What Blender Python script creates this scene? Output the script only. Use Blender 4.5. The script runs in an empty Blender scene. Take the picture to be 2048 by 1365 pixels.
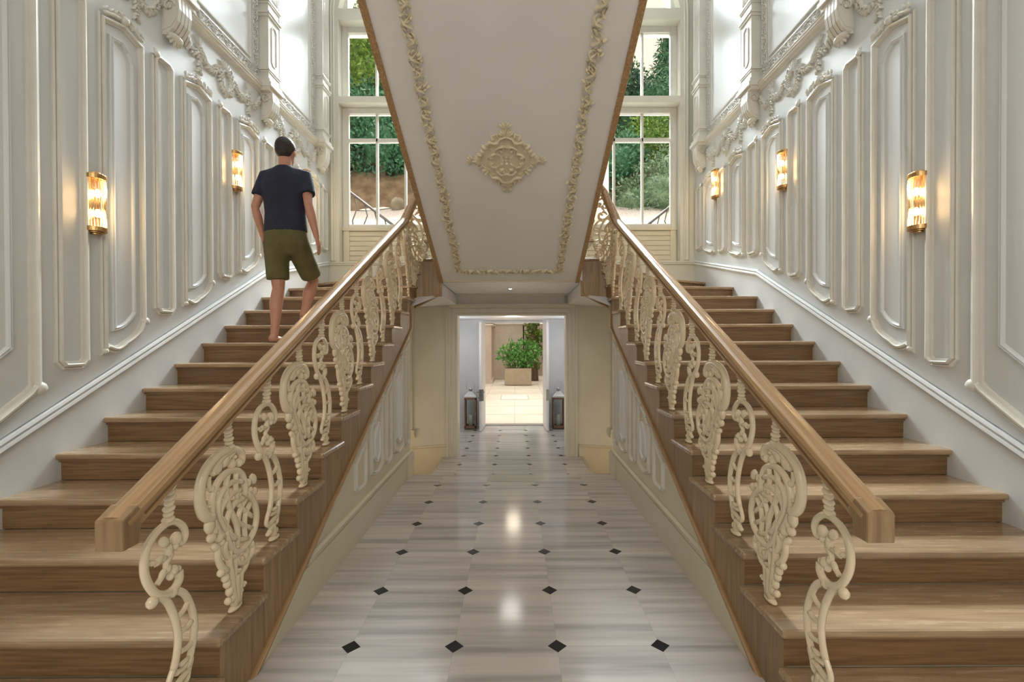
import bpy, bmesh, math, random
from mathutils import Vector, Matrix
random.seed(7)
D = bpy.data; SC = bpy.context.scene; COL = SC.collection
PI = math.pi

# ------------------------------------------------------------------ camera, world, light
CAMX, CAMH = .0451, 1.4976
YAW, PITCH, ROLL, FPX, PX, PY = .0027, -.008, -.003, 921.93, 9.07, 6.46
cd = D.cameras.new('camera'); cam = D.objects.new('camera', cd); COL.objects.link(cam)
fw = Vector((math.sin(YAW)*math.cos(PITCH), math.cos(YAW)*math.cos(PITCH), math.sin(PITCH)))
r0 = Vector((math.cos(YAW), -math.sin(YAW), 0)); u0 = r0.cross(fw)
rr = math.cos(ROLL)*r0 + math.sin(ROLL)*u0; uu = -math.sin(ROLL)*r0 + math.cos(ROLL)*u0
cam.matrix_world = Matrix(((rr.x, uu.x, -fw.x, CAMX), (rr.y, uu.y, -fw.y, 0), (rr.z, uu.z, -fw.z, CAMH), (0, 0, 0, 1)))
cd.sensor_width = 36; cd.lens = FPX/2048*36; cd.shift_x = -PX/2048; cd.shift_y = PY/2048
cd.clip_start = .05; cd.clip_end = 200
SC.camera = cam
SC.view_settings.view_transform = 'Standard'; SC.view_settings.look = 'None'
SC.view_settings.gamma = 1; SC.view_settings.use_curve_mapping = False
SC.view_settings.exposure = 0.72
w = D.worlds.new('world'); SC.world = w; w.use_nodes = True
bg = w.node_tree.nodes['Background']; bg.inputs[0].default_value = (1, .87, .69, 1); bg.inputs[1].default_value = .78

def light(name, kind, loc, energy, color, **kw):
    l = D.lights.new(name, kind); l.energy = energy; l.color = color
    for k, v in kw.items(): setattr(l, k, v)
    o = D.objects.new(name, l); o.location = loc; COL.objects.link(o); return o
def aim(o, d): o.rotation_euler = Vector(d).to_track_quat('-Z', 'Y').to_euler()
# soft daylight from the bright sky beyond the windows
s = light('daylight', 'SUN', (0, 12, 14), 2.5, (1, .98, .95), angle=math.radians(50)); aim(s, (.12, -.12, -.97))
# added area lamps outside, above the view, strengthening sky light through the tall windows
for sx in (-1, 1):
    k = light('window_fill', 'AREA', (sx*1.7, 12.6, 10.6), 430, (.86, .93, 1), shape='RECTANGLE', size=2.4, size_y=2.6, spread=math.radians(56)); aim(k, (0, -9.4, -9.2))
# added area fill under the closed ceiling, brightening the stairwell from above
k = light('stairwell_top_fill', 'AREA', (0, 4.6, 8.9), 75, (.93, .97, 1), shape='RECTANGLE', size=5, size_y=4.2); aim(k, (0, 0, -1))
# added warm area fill behind the viewpoint, in place of unseen hall lamps
a = light('hall_fill', 'AREA', (0, -2.6, 4.2), 130, (1, .89, .76), shape='RECTANGLE', size=5, size_y=4); aim(a, (0, .9, -.62))

# ------------------------------------------------------------------ materials
def nd(nt, t, **kw):
    n = nt.nodes.new(t)
    for k, v in kw.items(): setattr(n, k, v)
    return n
def base_mat(name, col, rough=.5, metal=0., spec=None, coat=0.):
    m = D.materials.new(name); m.use_nodes = True; b = m.node_tree.nodes['Principled BSDF']
    b.inputs['Base Color'].default_value = (*col, 1); b.inputs['Roughness'].default_value = rough
    b.inputs['Metallic'].default_value = metal
    if spec is not None: b.inputs['Specular IOR Level'].default_value = spec
    if coat: b.inputs['Coat Weight'].default_value = coat; b.inputs['Coat Roughness'].default_value = .12
    return m, b
def noisy(name, c1, c2, rough=.5, scale=(1, 1, 1), nscale=6, detail=4, bump=0., bdist=.005, metal=0., lo=.35, hi=.65, spec=None, coat=0., rnd=False, rv=0., rotx=0.):
    """two-tone procedural paint / stone / wood: noise in stretched object space"""
    m, b = base_mat(name, c1, rough, metal, spec, coat); nt = m.node_tree
    tc = nd(nt, 'ShaderNodeTexCoord'); mp = nd(nt, 'ShaderNodeMapping'); mp.inputs['Scale'].default_value = scale
    nt.links.new(tc.outputs['Object'], mp.inputs[0])
    src = mp.outputs[0]
    if rotx:
        m0 = nd(nt, 'ShaderNodeMapping'); m0.inputs['Rotation'].default_value = (rotx, 0, 0); nt.links.new(tc.outputs['Object'], m0.inputs[0]); nt.links.new(m0.outputs[0], mp.inputs[0])
    if rnd:
        oi = nd(nt, 'ShaderNodeObjectInfo'); vm = nd(nt, 'ShaderNodeVectorMath', operation='SCALE'); vm.inputs[0].default_value = (31, 17, 23)
        nt.links.new(oi.outputs['Random'], vm.inputs['Scale']); va = nd(nt, 'ShaderNodeVectorMath', operation='ADD')
        nt.links.new(src, va.inputs[0]); nt.links.new(vm.outputs[0], va.inputs[1]); src = va.outputs[0]
    n = nd(nt, 'ShaderNodeTexNoise'); n.inputs['Scale'].default_value = nscale; n.inputs['Detail'].default_value = detail
    nt.links.new(src, n.inputs['Vector'])
    cr = nd(nt, 'ShaderNodeValToRGB'); cr.color_ramp.elements[0].position = lo; cr.color_ramp.elements[1].position = hi
    cr.color_ramp.elements[0].color = (*c1, 1); cr.color_ramp.elements[1].color = (*c2, 1)
    nt.links.new(n.outputs['Fac'], cr.inputs[0]); out = cr.outputs[0]
    if rnd:
        hs = nd(nt, 'ShaderNodeHueSaturation'); mr = nd(nt, 'ShaderNodeMapRange'); mr.inputs['To Min'].default_value = .86; mr.inputs['To Max'].default_value = 1.12
        nt.links.new(oi.outputs['Random'], mr.inputs[0]); nt.links.new(mr.outputs[0], hs.inputs['Value']); nt.links.new(out, hs.inputs['Color']); out = hs.outputs[0]
    nt.links.new(out, b.inputs['Base Color'])
    if rv:
        m2 = nd(nt, 'ShaderNodeMapRange'); m2.inputs['To Min'].default_value = rough-rv; m2.inputs['To Max'].default_value = rough+rv
        nt.links.new(n.outputs['Fac'], m2.inputs[0]); nt.links.new(m2.outputs[0], b.inputs['Roughness'])
    if bump:
        bp = nd(nt, 'ShaderNodeBump'); bp.inputs['Strength'].default_value = bump; bp.inputs['Distance'].default_value = bdist
        nt.links.new(n.outputs['Fac'], bp.inputs['Height']); nt.links.new(bp.outputs[0], b.inputs['Normal'])
    return m
WALL = noisy('wall_paint', (.645, .675, .678), (.68, .705, .705), .42, (1, 1, .4), 2.2, 5, .04, .01)
MOULD = noisy('moulding_paint', (.67, .665, .60), (.71, .705, .645), .38, (1, 1, 1), 9, 3, .03)
CREAM = noisy('cream_paint', (.66, .61, .46), (.70, .65, .50), .4, (1, 1, 1), 3, 3, .02)
BACKW = noisy('window_wall_paint', (.66, .65, .555), (.70, .69, .60), .42, (1, 1, 1), 3, 3, .02)
PLASTER = noisy('soffit_plaster', (.74, .72, .70), (.78, .76, .74), .6, (1, 1, 1), 1.5, 4, .03)
RELIEF = noisy('relief_plaster', (.68, .60, .42), (.74, .66, .48), .5, (1, 1, 1), 20, 3, .05)
WHITE = noisy('white_paint', (.74, .74, .75), (.78, .78, .78), .45, (1, 1, 1), 3, 3)
IRON = noisy('cream_gloss_enamel', (.74, .62, .42), (.79, .67, .47), .14, (1, 1, 1), 14, 2, .02, coat=.5)
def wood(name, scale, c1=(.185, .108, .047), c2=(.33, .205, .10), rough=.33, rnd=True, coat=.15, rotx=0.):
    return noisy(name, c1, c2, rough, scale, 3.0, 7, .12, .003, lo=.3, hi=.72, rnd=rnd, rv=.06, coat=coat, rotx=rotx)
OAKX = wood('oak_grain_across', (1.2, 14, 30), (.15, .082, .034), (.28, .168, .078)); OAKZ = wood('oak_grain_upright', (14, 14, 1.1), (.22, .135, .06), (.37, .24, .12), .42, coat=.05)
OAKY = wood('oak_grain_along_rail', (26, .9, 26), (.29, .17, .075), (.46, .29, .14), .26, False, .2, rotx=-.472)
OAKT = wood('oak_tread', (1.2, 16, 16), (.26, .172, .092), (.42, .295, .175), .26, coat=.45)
BRASS = noisy('aged_brass', (.62, .40, .16), (.74, .50, .22), .26, (1, 1, 1), 30, 3, metal=1.)
BRASSD = noisy('brass_dark_rim', (.45, .28, .12), (.55, .35, .16), .3, (1, 1, 1), 30, 3, metal=1.)
def mix_glass(name, tint, fac, rough=.03):
    m = D.materials.new(name); m.use_nodes = True; nt = m.node_tree; nt.nodes.clear()
    o = nd(nt, 'ShaderNodeOutputMaterial'); mx = nd(nt, 'ShaderNodeMixShader'); t = nd(nt, 'ShaderNodeBsdfTransparent'); g = nd(nt, 'ShaderNodeBsdfGlossy')
    t.inputs[0].default_value = (*tint, 1); g.inputs['Roughness'].default_value = rough
    lw = nd(nt, 'ShaderNodeLayerWeight'); lw.inputs['Blend'].default_value = fac
    nt.links.new(lw.outputs['Fresnel' if fac < .2 else 'Facing'], mx.inputs[0]); nt.links.new(t.outputs[0], mx.inputs[1]); nt.links.new(g.outputs[0], mx.inputs[2]); nt.links.new(mx.outputs[0], o.inputs[0])
    return m
GLASS = mix_glass('window_glass', (.97, .98, .97), .12)
RODG = mix_glass('crystal_rod_glass', (.93, .90, .84), .45, .08)
LANTG = mix_glass('lantern_glass', (.93, .95, .95), .15)
def emis(name, col, st):
    m = D.materials.new(name); m.use_nodes = True; b = m.node_tree.nodes['Principled BSDF']
    b.inputs['Base Color'].default_value = (*col, 1); b.inputs['Emission Color'].default_value = (*col, 1); b.inputs['Emission Strength'].default_value = st; return m
BULB = emis('warm_bulb', (1, .82, .55), 11); SPOTM = emis('downlight_lamp', (1, .95, .85), 12)

# ------------------------------------------------------------------ mesh builder
class MB:
    def __init__(s): s.v = []; s.f = []; s.sm = []
    def add(s, vs, fs, smooth=False):
        o = len(s.v); s.v += [tuple(p) for p in vs]; s.f += [tuple(i+o for i in f) for f in fs]; s.sm += [smooth]*len(fs); return s
    def box(s, x0, x1, y0, y1, z0, z1):
        return s.add([(x, y, z) for x in (x0, x1) for y in (y0, y1) for z in (z0, z1)],
                     [(0, 1, 3, 2), (4, 6, 7, 5), (0, 4, 5, 1), (2, 3, 7, 6), (0, 2, 6, 4), (1, 5, 7, 3)])
    def prism(s, poly, ax, a, b):
        """poly in the two other axes (in xyz order), extruded along ax from a to b"""
        def P(p, t):
            return {'x': (t, p[0], p[1]), 'y': (p[0], t, p[1]), 'z': (p[0], p[1], t)}[ax]
        n = len(poly)
        return s.add([P(p, a) for p in poly]+[P(p, b) for p in poly],
                     [tuple(range(n)), tuple(range(2*n-1, n-1, -1))]+[(i, (i+1) % n, n+(i+1) % n, n+i) for i in range(n)])
    def tube(s, pts, r, n=8, cap=True, flat=1., up=(1, 0, 0)):
        """round bar through pts; r number or list; flat squeezes it along `up`"""
        pts = [Vector(p) for p in pts]; N = len(pts); rs = r if isinstance(r, (list, tuple)) else [r]*N
        up = Vector(up); vs = []; lastu = None
        for i, p in enumerate(pts):
            d = (pts[min(i+1, N-1)]-pts[max(i-1, 0)])
            if d.length < 1e-9: d = Vector((0, 0, 1))
            d.normalize(); a = up - d*up.dot(d)
            if a.length < .15: a = (lastu or Vector((0, 1, .01))) ; a = a-d*a.dot(d)
            a.normalize(); lastu = a; b = d.cross(a)
            for k in range(n):
                t = 2*PI*k/n; vs.append(p + a*(math.cos(t)*rs[i]*flat) + b*(math.sin(t)*rs[i]))
        fs = [(i*n+k, i*n+(k+1) % n, (i+1)*n+(k+1) % n, (i+1)*n+k) for i in range(N-1) for k in range(n)]
        if cap: fs += [tuple(range(n-1, -1, -1)), tuple((N-1)*n+k for k in range(n))]
        return s.add(vs, fs, True)
    def ell(s, c, rad, n=8, m=5, rot=None):
        vs = []; rot = rot or Matrix.Identity(3); c = Vector(c)
        for i in range(1, m):
            ph = PI*i/m
            for k in range(n):
                t = 2*PI*k/n; vs.append(c+rot @ Vector((rad[0]*math.sin(ph)*math.cos(t), rad[1]*math.sin(ph)*math.sin(t), rad[2]*math.cos(ph))))
        vs += [c+rot @ Vector((0, 0, rad[2])), c+rot @ Vector((0, 0, -rad[2]))]; T = len(vs)-2
        fs = [((i)*n+k, (i)*n+(k+1) % n, (i+1)*n+(k+1) % n, (i+1)*n+k) for i in range(m-2) for k in range(n)]
        fs += [(T, (k+1) % n, k) for k in range(n)]+[(T+1, (m-2)*n+k, (m-2)*n+(k+1) % n) for k in range(n)]
        return s.add(vs, fs, True)
    def lathe(s, prof, c, n=16, smooth=True):
        """prof [(r,z)] round the upright axis at c"""
        c = Vector(c); N = len(prof)
        vs = [c+Vector((r*math.cos(2*PI*k/n), r*math.sin(2*PI*k/n), z)) for r, z in prof for k in range(n)]
        fs = [(i*n+k, i*n+(k+1) % n, (i+1)*n+(k+1) % n, (i+1)*n+k) for i in range(N-1) for k in range(n)]
        fs += [tuple(range(n-1, -1, -1)), tuple((N-1)*n+k for k in range(n))]
        return s.add(vs, fs, smooth)
    def frame(s, M, path, prof, closed=True):
        """profile [(offset to the left of travel, height)] swept round a 2D path with mitres; M(u,v,d)->xyz"""
        n = len(path); P = [Vector(p) for p in path]; offs = []
        for i in range(n):
            if closed or 0 < i < n-1:
                d1 = (P[i]-P[i-1]).normalized(); d2 = (P[(i+1) % n]-P[i]).normalized()
            elif i == 0: d1 = d2 = (P[1]-P[0]).normalized()
            else: d1 = d2 = (P[i]-P[i-1]).normalized()
            n1 = Vector((-d1.y, d1.x)); n2 = Vector((-d2.y, d2.x)); q = n1+n2
            if q.length < 1e-6: q = n1
            q.normalize(); offs.append(q/max(.35, q.dot(n1)))
        m = len(prof); vs = []
        for i in range(n):
            for o, h in prof:
                p = P[i]+offs[i]*o; vs.append(M(p.x, p.y, h))
        fs = []
        for i in range(n if closed else n-1):
            j = (i+1) % n
            for k in range(m-1): fs.append((i*m+k, i*m+k+1, j*m+k+1, j*m+k))
        if not closed: fs += [tuple(range(m)), tuple((n-1)*m+k for k in range(m-1, -1, -1))]
        return s.add(vs, fs)
    # ---- relief ornament on a surface given by M(u, v, d)
    def stroke(s, M, pts, r, h=None, taper=True):
        n = len(pts); vs = []; cs = ((-1, 0), (-.75, .65), (0, 1), (.75, .65), (1, 0))
        for i in range(n):
            a = Vector(pts[max(i-1, 0)]); b = Vector(pts[min(i+1, n-1)]); d = (b-a)
            d = d.normalized() if d.length > 1e-9 else Vector((1, 0)); q = Vector((-d.y, d.x))
            t = i/(n-1); k = r*((.45+.55*math.sin(PI*min(1, t*1.6+.2)) if taper else 1)); kh = (h or r)*(k/r)
            for x, y in cs: p = Vector(pts[i])+q*(x*k); vs.append(M(p.x, p.y, y*kh))
        fs = [(i*5+k, i*5+k+1, (i+1)*5+k+1, (i+1)*5+k) for i in range(n-1) for k in range(4)]
        fs += [(0, 1, 2, 3, 4), tuple((n-1)*5+k for k in (4, 3, 2, 1, 0))]
        return s.add(vs, fs, True)
    def leaf(s, M, u, v, ang, L, W, h):
        ca, sa = math.cos(ang), math.sin(ang)
        def Q(x, y, d): return M(u+x*ca-y*sa, v+x*sa+y*ca, d)
        out = [(0, 0), (.22*L, .42*W), (.5*L, .5*W), (.8*L, .26*W), (L, 0), (.8*L, -.26*W), (.5*L, -.5*W), (.22*L, -.42*W)]
        vs = [Q(x, y, 0) for x, y in out]+[Q(.12*L, 0, h*.6), Q(.5*L, 0, h), Q(.85*L, 0, h*.7)]+[Q(x*.94+.02*L, y*.7, h*.55) for x, y in out]
        fs = [(i, (i+1) % 8, 11+(i+1) % 8, 11+i) for i in range(8)]
        fs += [(11, 12, 8), (12, 13, 9, 8), (13, 14, 10, 9), (14, 15, 10), (15, 16, 10), (16, 17, 9, 10), (17, 18, 8, 9), (18, 11, 8)]
        return s.add(vs, fs, True)
    def dome(s, M, u, v, r, h, n=7):
        vs = [M(u+r*math.cos(2*PI*k/n), v+r*math.sin(2*PI*k/n), 0) for k in range(n)]
        vs += [M(u+.72*r*math.cos(2*PI*k/n), v+.72*r*math.sin(2*PI*k/n), h*.72) for k in range(n)]+[M(u, v, h)]
        fs = [(k, (k+1) % n, n+(k+1) % n, n+k) for k in range(n)]+[(n+k, n+(k+1) % n, 2*n) for k in range(n)]
        return s.add(vs, fs, True)
    def build(s, name, mat, parent=None, bevel=0., data=None):
        off = Vector((0, 0, 0)); p = parent
        while p is not None: off += p.location; p = p.parent
        me = D.meshes.new(name); me.from_pydata([(x-off.x, y-off.y, z-off.z) for x, y, z in s.v], [], s.f)
        for p, q in zip(me.polygons, s.sm): p.use_smooth = q
        bm = bmesh.new(); bm.from_mesh(me); bmesh.ops.recalc_face_normals(bm, faces=bm.faces); bm.to_mesh(me); bm.free()
        me.materials.append(mat); o = D.objects.new(name, me); COL.objects.link(o)
        if parent: o.parent = parent
        if bevel:
            m = o.modifiers.new('bevel', 'BEVEL'); m.width = bevel; m.segments = 2; m.limit_method = 'ANGLE'
        return o
def tag(o, label=None, cat=None, group=None, kind=None):
    for k, v in (('label', label), ('category', cat), ('group', group), ('kind', kind)):
        if v: o[k] = v
    return o
def thing(name, label, cat, loc=(0, 0, 0), group=None):
    o = D.objects.new(name, None); o.location = loc; o.empty_display_size = .1; COL.objects.link(o); return tag(o, label, cat, group)
def struct(o, label=None): o['kind'] = 'structure'; return tag(o, label)
def spiral(cx, cy, r0, r1, a0, a1, n=14):
    return [(cx+(r0+(r1-r0)*i/(n-1))*math.cos(a0+(a1-a0)*i/(n-1)), cy+(r0+(r1-r0)*i/(n-1))*math.sin(a0+(a1-a0)*i/(n-1))) for i in range(n)]
def smooth(pts, k=3):
    """Catmull-Rom through control points"""
    P = [Vector(p) for p in pts]; P = [P[0]*2-P[1]]+P+[P[-1]*2-P[-2]]; out = []
    for i in range(1, len(P)-2):
        for j in range(k):
            t = j/k; a, b, c, d = P[i-1], P[i], P[i+1], P[i+2]
            out.append(.5*((2*b)+(c-a)*t+(2*a-5*b+4*c-d)*t*t+(3*b-a-3*c+d)*t**3))
    out.append(P[-2]); return out

# ------------------------------------------------------------------ measures (metres; x right, y away from the viewpoint, z up)
T, RH, ZF0, OV = .323, .165, 1.166, .038
XW = 2.726; XN = 1.110; XP = 1.135; XS = 1.147
YB = 6.86                       # window wall
TX, TY, TA = -.0062, 2.2455, .5046
DY_ = 7.10
LOW = -.29                      # lower floor towards the door
def zf(k, s): return ZF0 + k*T + s*.019

def marble(name, oy, ylim):
    m, b = base_mat(name, (.6, .58, .55), .13); nt = m.node_tree; L = nt.links
    tc = nd(nt, 'ShaderNodeTexCoord'); sp = nd(nt, 'ShaderNodeSeparateXYZ'); L.new(tc.outputs['Object'], sp.inputs[0])
    def mth(op, a, bb=None, c=None):
        n = nd(nt, 'ShaderNodeMath', operation=op)
        for i, v in enumerate((a, bb, c)):
            if v is None: continue
            if isinstance(v, (int, float)): n.inputs[i].default_value = v
            else: L.new(v, n.inputs[i])
        return n.outputs[0]
    p = mth('MULTIPLY', mth('SUBTRACT', sp.outputs[0], TX+.5*TA), 1/TA); q = mth('MULTIPLY', mth('SUBTRACT', sp.outputs[1], oy), 1/TA)
    du = mth('ABSOLUTE', mth('SUBTRACT', p, mth('ROUND', p))); dv = mth('ABSOLUTE', mth('SUBTRACT', q, mth('ROUND', q)))
    dia = mth('LESS_THAN', mth('ADD', du, dv), .093)
    if ylim: dia = mth('MULTIPLY', dia, mth('LESS_THAN', sp.outputs[1], ylim))
    seam = mth('LESS_THAN', mth('MINIMUM', du, dv), .0028)
    ip, iq = mth('FLOOR', p), mth('FLOOR', q)
    cmb = nd(nt, 'ShaderNodeCombineXYZ'); L.new(ip, cmb.inputs[0]); L.new(iq, cmb.inputs[1])
    wn = nd(nt, 'ShaderNodeTexWhiteNoise'); L.new(cmb.outputs[0], wn.inputs['Vector'])
    sc = nd(nt, 'ShaderNodeVectorMath', operation='SCALE'); L.new(wn.outputs['Color'], sc.inputs[0]); sc.inputs['Scale'].default_value = 9
    ad = nd(nt, 'ShaderNodeVectorMath', operation='ADD'); L.new(tc.outputs['Object'], ad.inputs[0]); L.new(sc.outputs[0], ad.inputs[1])
    mp = nd(nt, 'ShaderNodeMapping'); mp.inputs['Scale'].default_value = (.35, 6.5, 1); L.new(ad.outputs[0], mp.inputs[0])
    n1 = nd(nt, 'ShaderNodeTexNoise'); n1.inputs['Scale'].default_value = 2.2; n1.inputs['Detail'].default_value = 6; L.new(mp.outputs[0], n1.inputs['Vector'])
    cr = nd(nt, 'ShaderNodeValToRGB'); e = cr.color_ramp.elements; e[0].position = .32; e[0].color = (.40, .39, .375, 1); e[1].position = .62; e[1].color = (.63, .605, .57, 1)
    k = e.new(.47); k.color = (.53, .51, .49, 1); L.new(n1.outputs['Fac'], cr.inputs[0])
    hs = nd(nt, 'ShaderNodeHueSaturation'); mr = nd(nt, 'ShaderNodeMapRange'); mr.inputs['To Min'].default_value = .93; mr.inputs['To Max'].default_value = 1.07
    L.new(wn.outputs['Value'], mr.inputs[0]); L.new(mr.outputs[0], hs.inputs['Value']); L.new(cr.outputs[0], hs.inputs['Color'])
    m1 = nd(nt, 'ShaderNodeMix', data_type='RGBA'); L.new(mth('MULTIPLY', seam, .22), m1.inputs['Factor']); L.new(hs.outputs[0], m1.inputs['A']); m1.inputs['B'].default_value = (.2, .19, .18, 1)
    m2 = nd(nt, 'ShaderNodeMix', data_type='RGBA'); L.new(dia, m2.inputs['Factor']); L.new(m1.outputs['Result'], m2.inputs['A']); m2.inputs['B'].default_value = (.014, .017, .024, 1)
    L.new(m2.outputs['Result'], b.inputs['Base Color'])
    return m
MAR = marble('striped_marble_with_dark_insets', TY, 4.78); MAR2 = marble('striped_marble_lower', 7.14, None)
STONE = noisy('cream_stone', (.52, .46, .36), (.58, .52, .42), .35, (1, 1, 1), 4, 4)

# ------------------------------------------------------------------ the room
struct(MB().box(-1.2, 1.2, -7, 5.15, -.3, 0).box(-XW-.2, -1.2, -7, 1.3, -.3, 0).box(1.2, XW+.2, -7, 1.3, -.3, 0).build('floor', MAR), 'grey streaked marble floor with dark diamond insets')
struct(MB().box(-1.05, 1.05, 5.15, 7.1, LOW-.4, LOW).box(-1.5, 1.5, 7.1, 9.72, LOW-.4, LOW).box(-.9, .9, 5.15, 5.45, LOW, LOW+.145).build('floor_lower', MAR2), 'lower marble floor leading to the open door')
struct(MB().box(-1.09, -1.05, 5.15, 7.1, LOW-.42, LOW+.004).box(1.05, 1.09, 5.15, 7.1, LOW-.42, LOW+.004)
       .box(-XW, -1.05, 5.15, 7.2, -.75, -.55).box(1.05, XW, 5.15, 7.2, -.75, -.55).build('floor_side_stairwells', STONE), 'tan stone floors of the side stairwells')
wl = {}
for s, nm in ((-1, 'left'), (1, 'right')):
    o = MB().box(min(s*XW, s*(XW+.3)), max(s*XW, s*(XW+.3)), -7, 7.16, -.8, 9).build('wall_'+nm, WALL); struct(o, 'tall panelled white wall on the %s' % nm); wl[s] = o
struct(MB().box(-XW-.3, XW+.3, -7, 7.3, 9, 9.2).build('ceiling', PLASTER))
struct(MB().box(-XW-.3, XW+.3, -7.2, -7, -.3, 9).build('wall_front', WALL), 'plain hall wall behind the viewpoint, added to keep out sky light')  # unseen end wall, added so the world light does not fill the hall

# window wall with two tiers of openings a side and an arch over them
CX = -.03; wins = []
ops = []
for s in (-1, 1):
    xa, xb = sorted((CX+s*2.535, CX+s*1.07)); ops.append((xa, xb))
bw = MB(); Y0, Y1 = YB, YB+.42
bw.box(-XW, XW, Y0, Y1, 2.18, 2.665)
for a0, b0 in ((-XW, ops[0][0]), (ops[0][1], ops[1][0]), (ops[1][1], XW)): bw.box(a0, b0, Y0, Y1, 2.665, 9)
for a0, b0 in ops:
    bw.box(a0, b0, Y0, Y1, 5.03, 5.125); bw.box(a0, b0, Y0, Y1, 6.25, 6.42)
    c = (a0+b0)/2; R = (b0-a0)/2; n = 16
    for i in range(n):
        x0 = a0+(b0-a0)*i/n; x1 = a0+(b0-a0)*(i+1)/n
        z0 = 6.42+math.sqrt(max(0, R*R-(x0-c)**2)); z1 = 6.42+math.sqrt(max(0, R*R-(x1-c)**2))
        bw.prism([(x0, z0), (x1, z1), (x1, 9), (x0, 9)], 'y', Y0, Y1)
struct(bw.build('wall_back', BACKW), 'cream wall holding the tall garden windows')
tr = MB(); MY = lambda u, v, d: (u, YB-d, v)
PR1 = [(0, 0), (0, .02), (.012, .028), (.03, .02), (.055, .03), (.075, .012), (.085, 0)]
for a0, b0 in ops:
    R = (b0-a0)/2; c = (a0+b0)/2; e = .05
    path = [(a0-e, 2.69), (a0-e, 6.42)]+[(c-(R+e)*math.cos(PI*i/14), 6.42+(R+e)*math.sin(PI*i/14)) for i in range(1, 14)]+[(b0+e, 6.42), (b0+e, 2.69)]
    tr.frame(MY, path, PR1, closed=False)
struct(tr.build('trim_1', BACKW), 'raised moulding round the tall windows')
wn = 0
for (a0, b0), side in zip(ops, ('left', 'right')):
    for z0, z1, bar in ((2.665, 5.03, True), (5.125, 6.25, False), (6.42, 7.12, None)):
        wn += 1; fy0, fy1 = YB+.15, YB+.24
        fr = MB(); W_ = .085; mid = (b0-a0-2*W_)/3
        fr.box(a0, a0+W_, fy0, fy1, z0, z1).box(b0-W_, b0, fy0, fy1, z0, z1).box(a0+W_, b0-W_, fy0, fy1, z1-W_, z1)
        zb = z0+(.60 if bar else .055 if bar is False else .05)
        fr.box(a0+W_, b0-W_, fy0, fy1, zb-.055, zb)
        for i in (1, 2):
            xm = a0+W_+mid*i; fr.box(xm-.016, xm+.016, fy0+.015, fy1-.01, zb, z1-W_)
        if bar: fr.box(a0+W_, b0-W_, fy0+.015, fy1-.01, 4.52, 4.575)
        for x0, x1 in ((a0+W_, a0+W_+.018), (b0-W_-.018, b0-W_)): fr.box(x0, x1, fy0-.012, fy0+.01, zb, z1-W_)
        f = fr.build('window_%d' % wn, MOULD, bevel=.004)
        struct(f, '%s window, white frame of the %s opening' % ({True: 'lower', False: 'upper', None: 'arched top'}[bar], side))
        MB().box(a0+W_, b0-W_, fy0+.05, fy0+.054, zb, z1-W_).build('pane', GLASS, f)
        if bar:
            p = MB(); p.box(a0+W_+.021, b0-W_-.021, fy0-.018, fy0+.03, z0+.001, z0+.05).box(a0+.02, a0+W_+.02, fy0-.02, fy0-.001, z0+.001, zb-.101).box(b0-W_-.02, b0-.02, fy0-.02, fy0-.001, z0+.001, zb-.101).box(a0+.002, b0-.002, fy0-.03, fy0-.001, zb-.10, zb-.057)
            for i in range(6): p.box(a0+W_, b0-W_, fy0-.010, fy0+.03, z0+.055+i*.0735, z0+.055+(i+1)*.0735-.010)
            p.box(a0+W_+.001, b0-W_-.001, fy0+.006, fy0+.028, z0+.002, zb-.058)
            p.build('boarded_panel', CREAM, f)

# ------------------------------------------------------------------ baseboards up the side walls and round the landing
def wy(s, d): return s*(XW-d)
def baset(y): return 1.0+.5*(y-2.53) if y < 5.07 else 2.27+.232*(y-5.07)
for s, nm in ((-1, 'left'), (1, 'right')):
    b = MB(); M = lambda u, v, d, s=s: (wy(s, d), u, v)
    ys = [1.2, 5.07, YB]
    for y0, y1 in zip(ys, ys[1:]):
        n0 = RH*(y0-zf(0, s))/T-.2; n1 = min(RH*(y1-zf(0, s))/T-.2, 2.2)
        b.add([wyp for wyp in ((wy(s, 0), y0, n0), (wy(s, 0), y1, n1), (wy(s, 0), y1, baset(y1-.001)), (wy(s, 0), y0, baset(y0)),
               (wy(s, .012), y0, n0), (wy(s, .012), y1, n1), (wy(s, .012), y1, baset(y1-.001)), (wy(s, .012), y0, baset(y0)))],
              [(0, 1, 2, 3), (7, 6, 5, 4), (0, 4, 5, 1), (1, 5, 6, 2), (2, 6, 7, 3), (3, 7, 4, 0)])
    pr = [(0, 0), (0, .012), (-.004, .026), (-.016, .032), (-.03, .022), (-.036, .03), (-.05, .034), (-.06, .022), (-.068, .018), (-.07, .012)]
    b.frame(M, [(1.2, baset(1.2)), (5.07, baset(5.069)), (YB, baset(YB))], pr, closed=False)
    struct(b.build('baseboard_'+nm, WALL), 'white baseboard climbing beside the %s flight' % nm)
b = MB().box(-XW, XW, YB-.014, YB, 2.18, 2.63)
b.frame(MY, [(-XW+.02, 2.672), (XW-.02, 2.672)], [(0, 0), (0, .012), (-.006, .03), (-.02, .03), (-.03, .02), (-.045, .03), (-.055, .018), (-.06, 0)], closed=False)
struct(b.build('baseboard_back', BACKW), 'cream baseboard under the garden windows')

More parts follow.
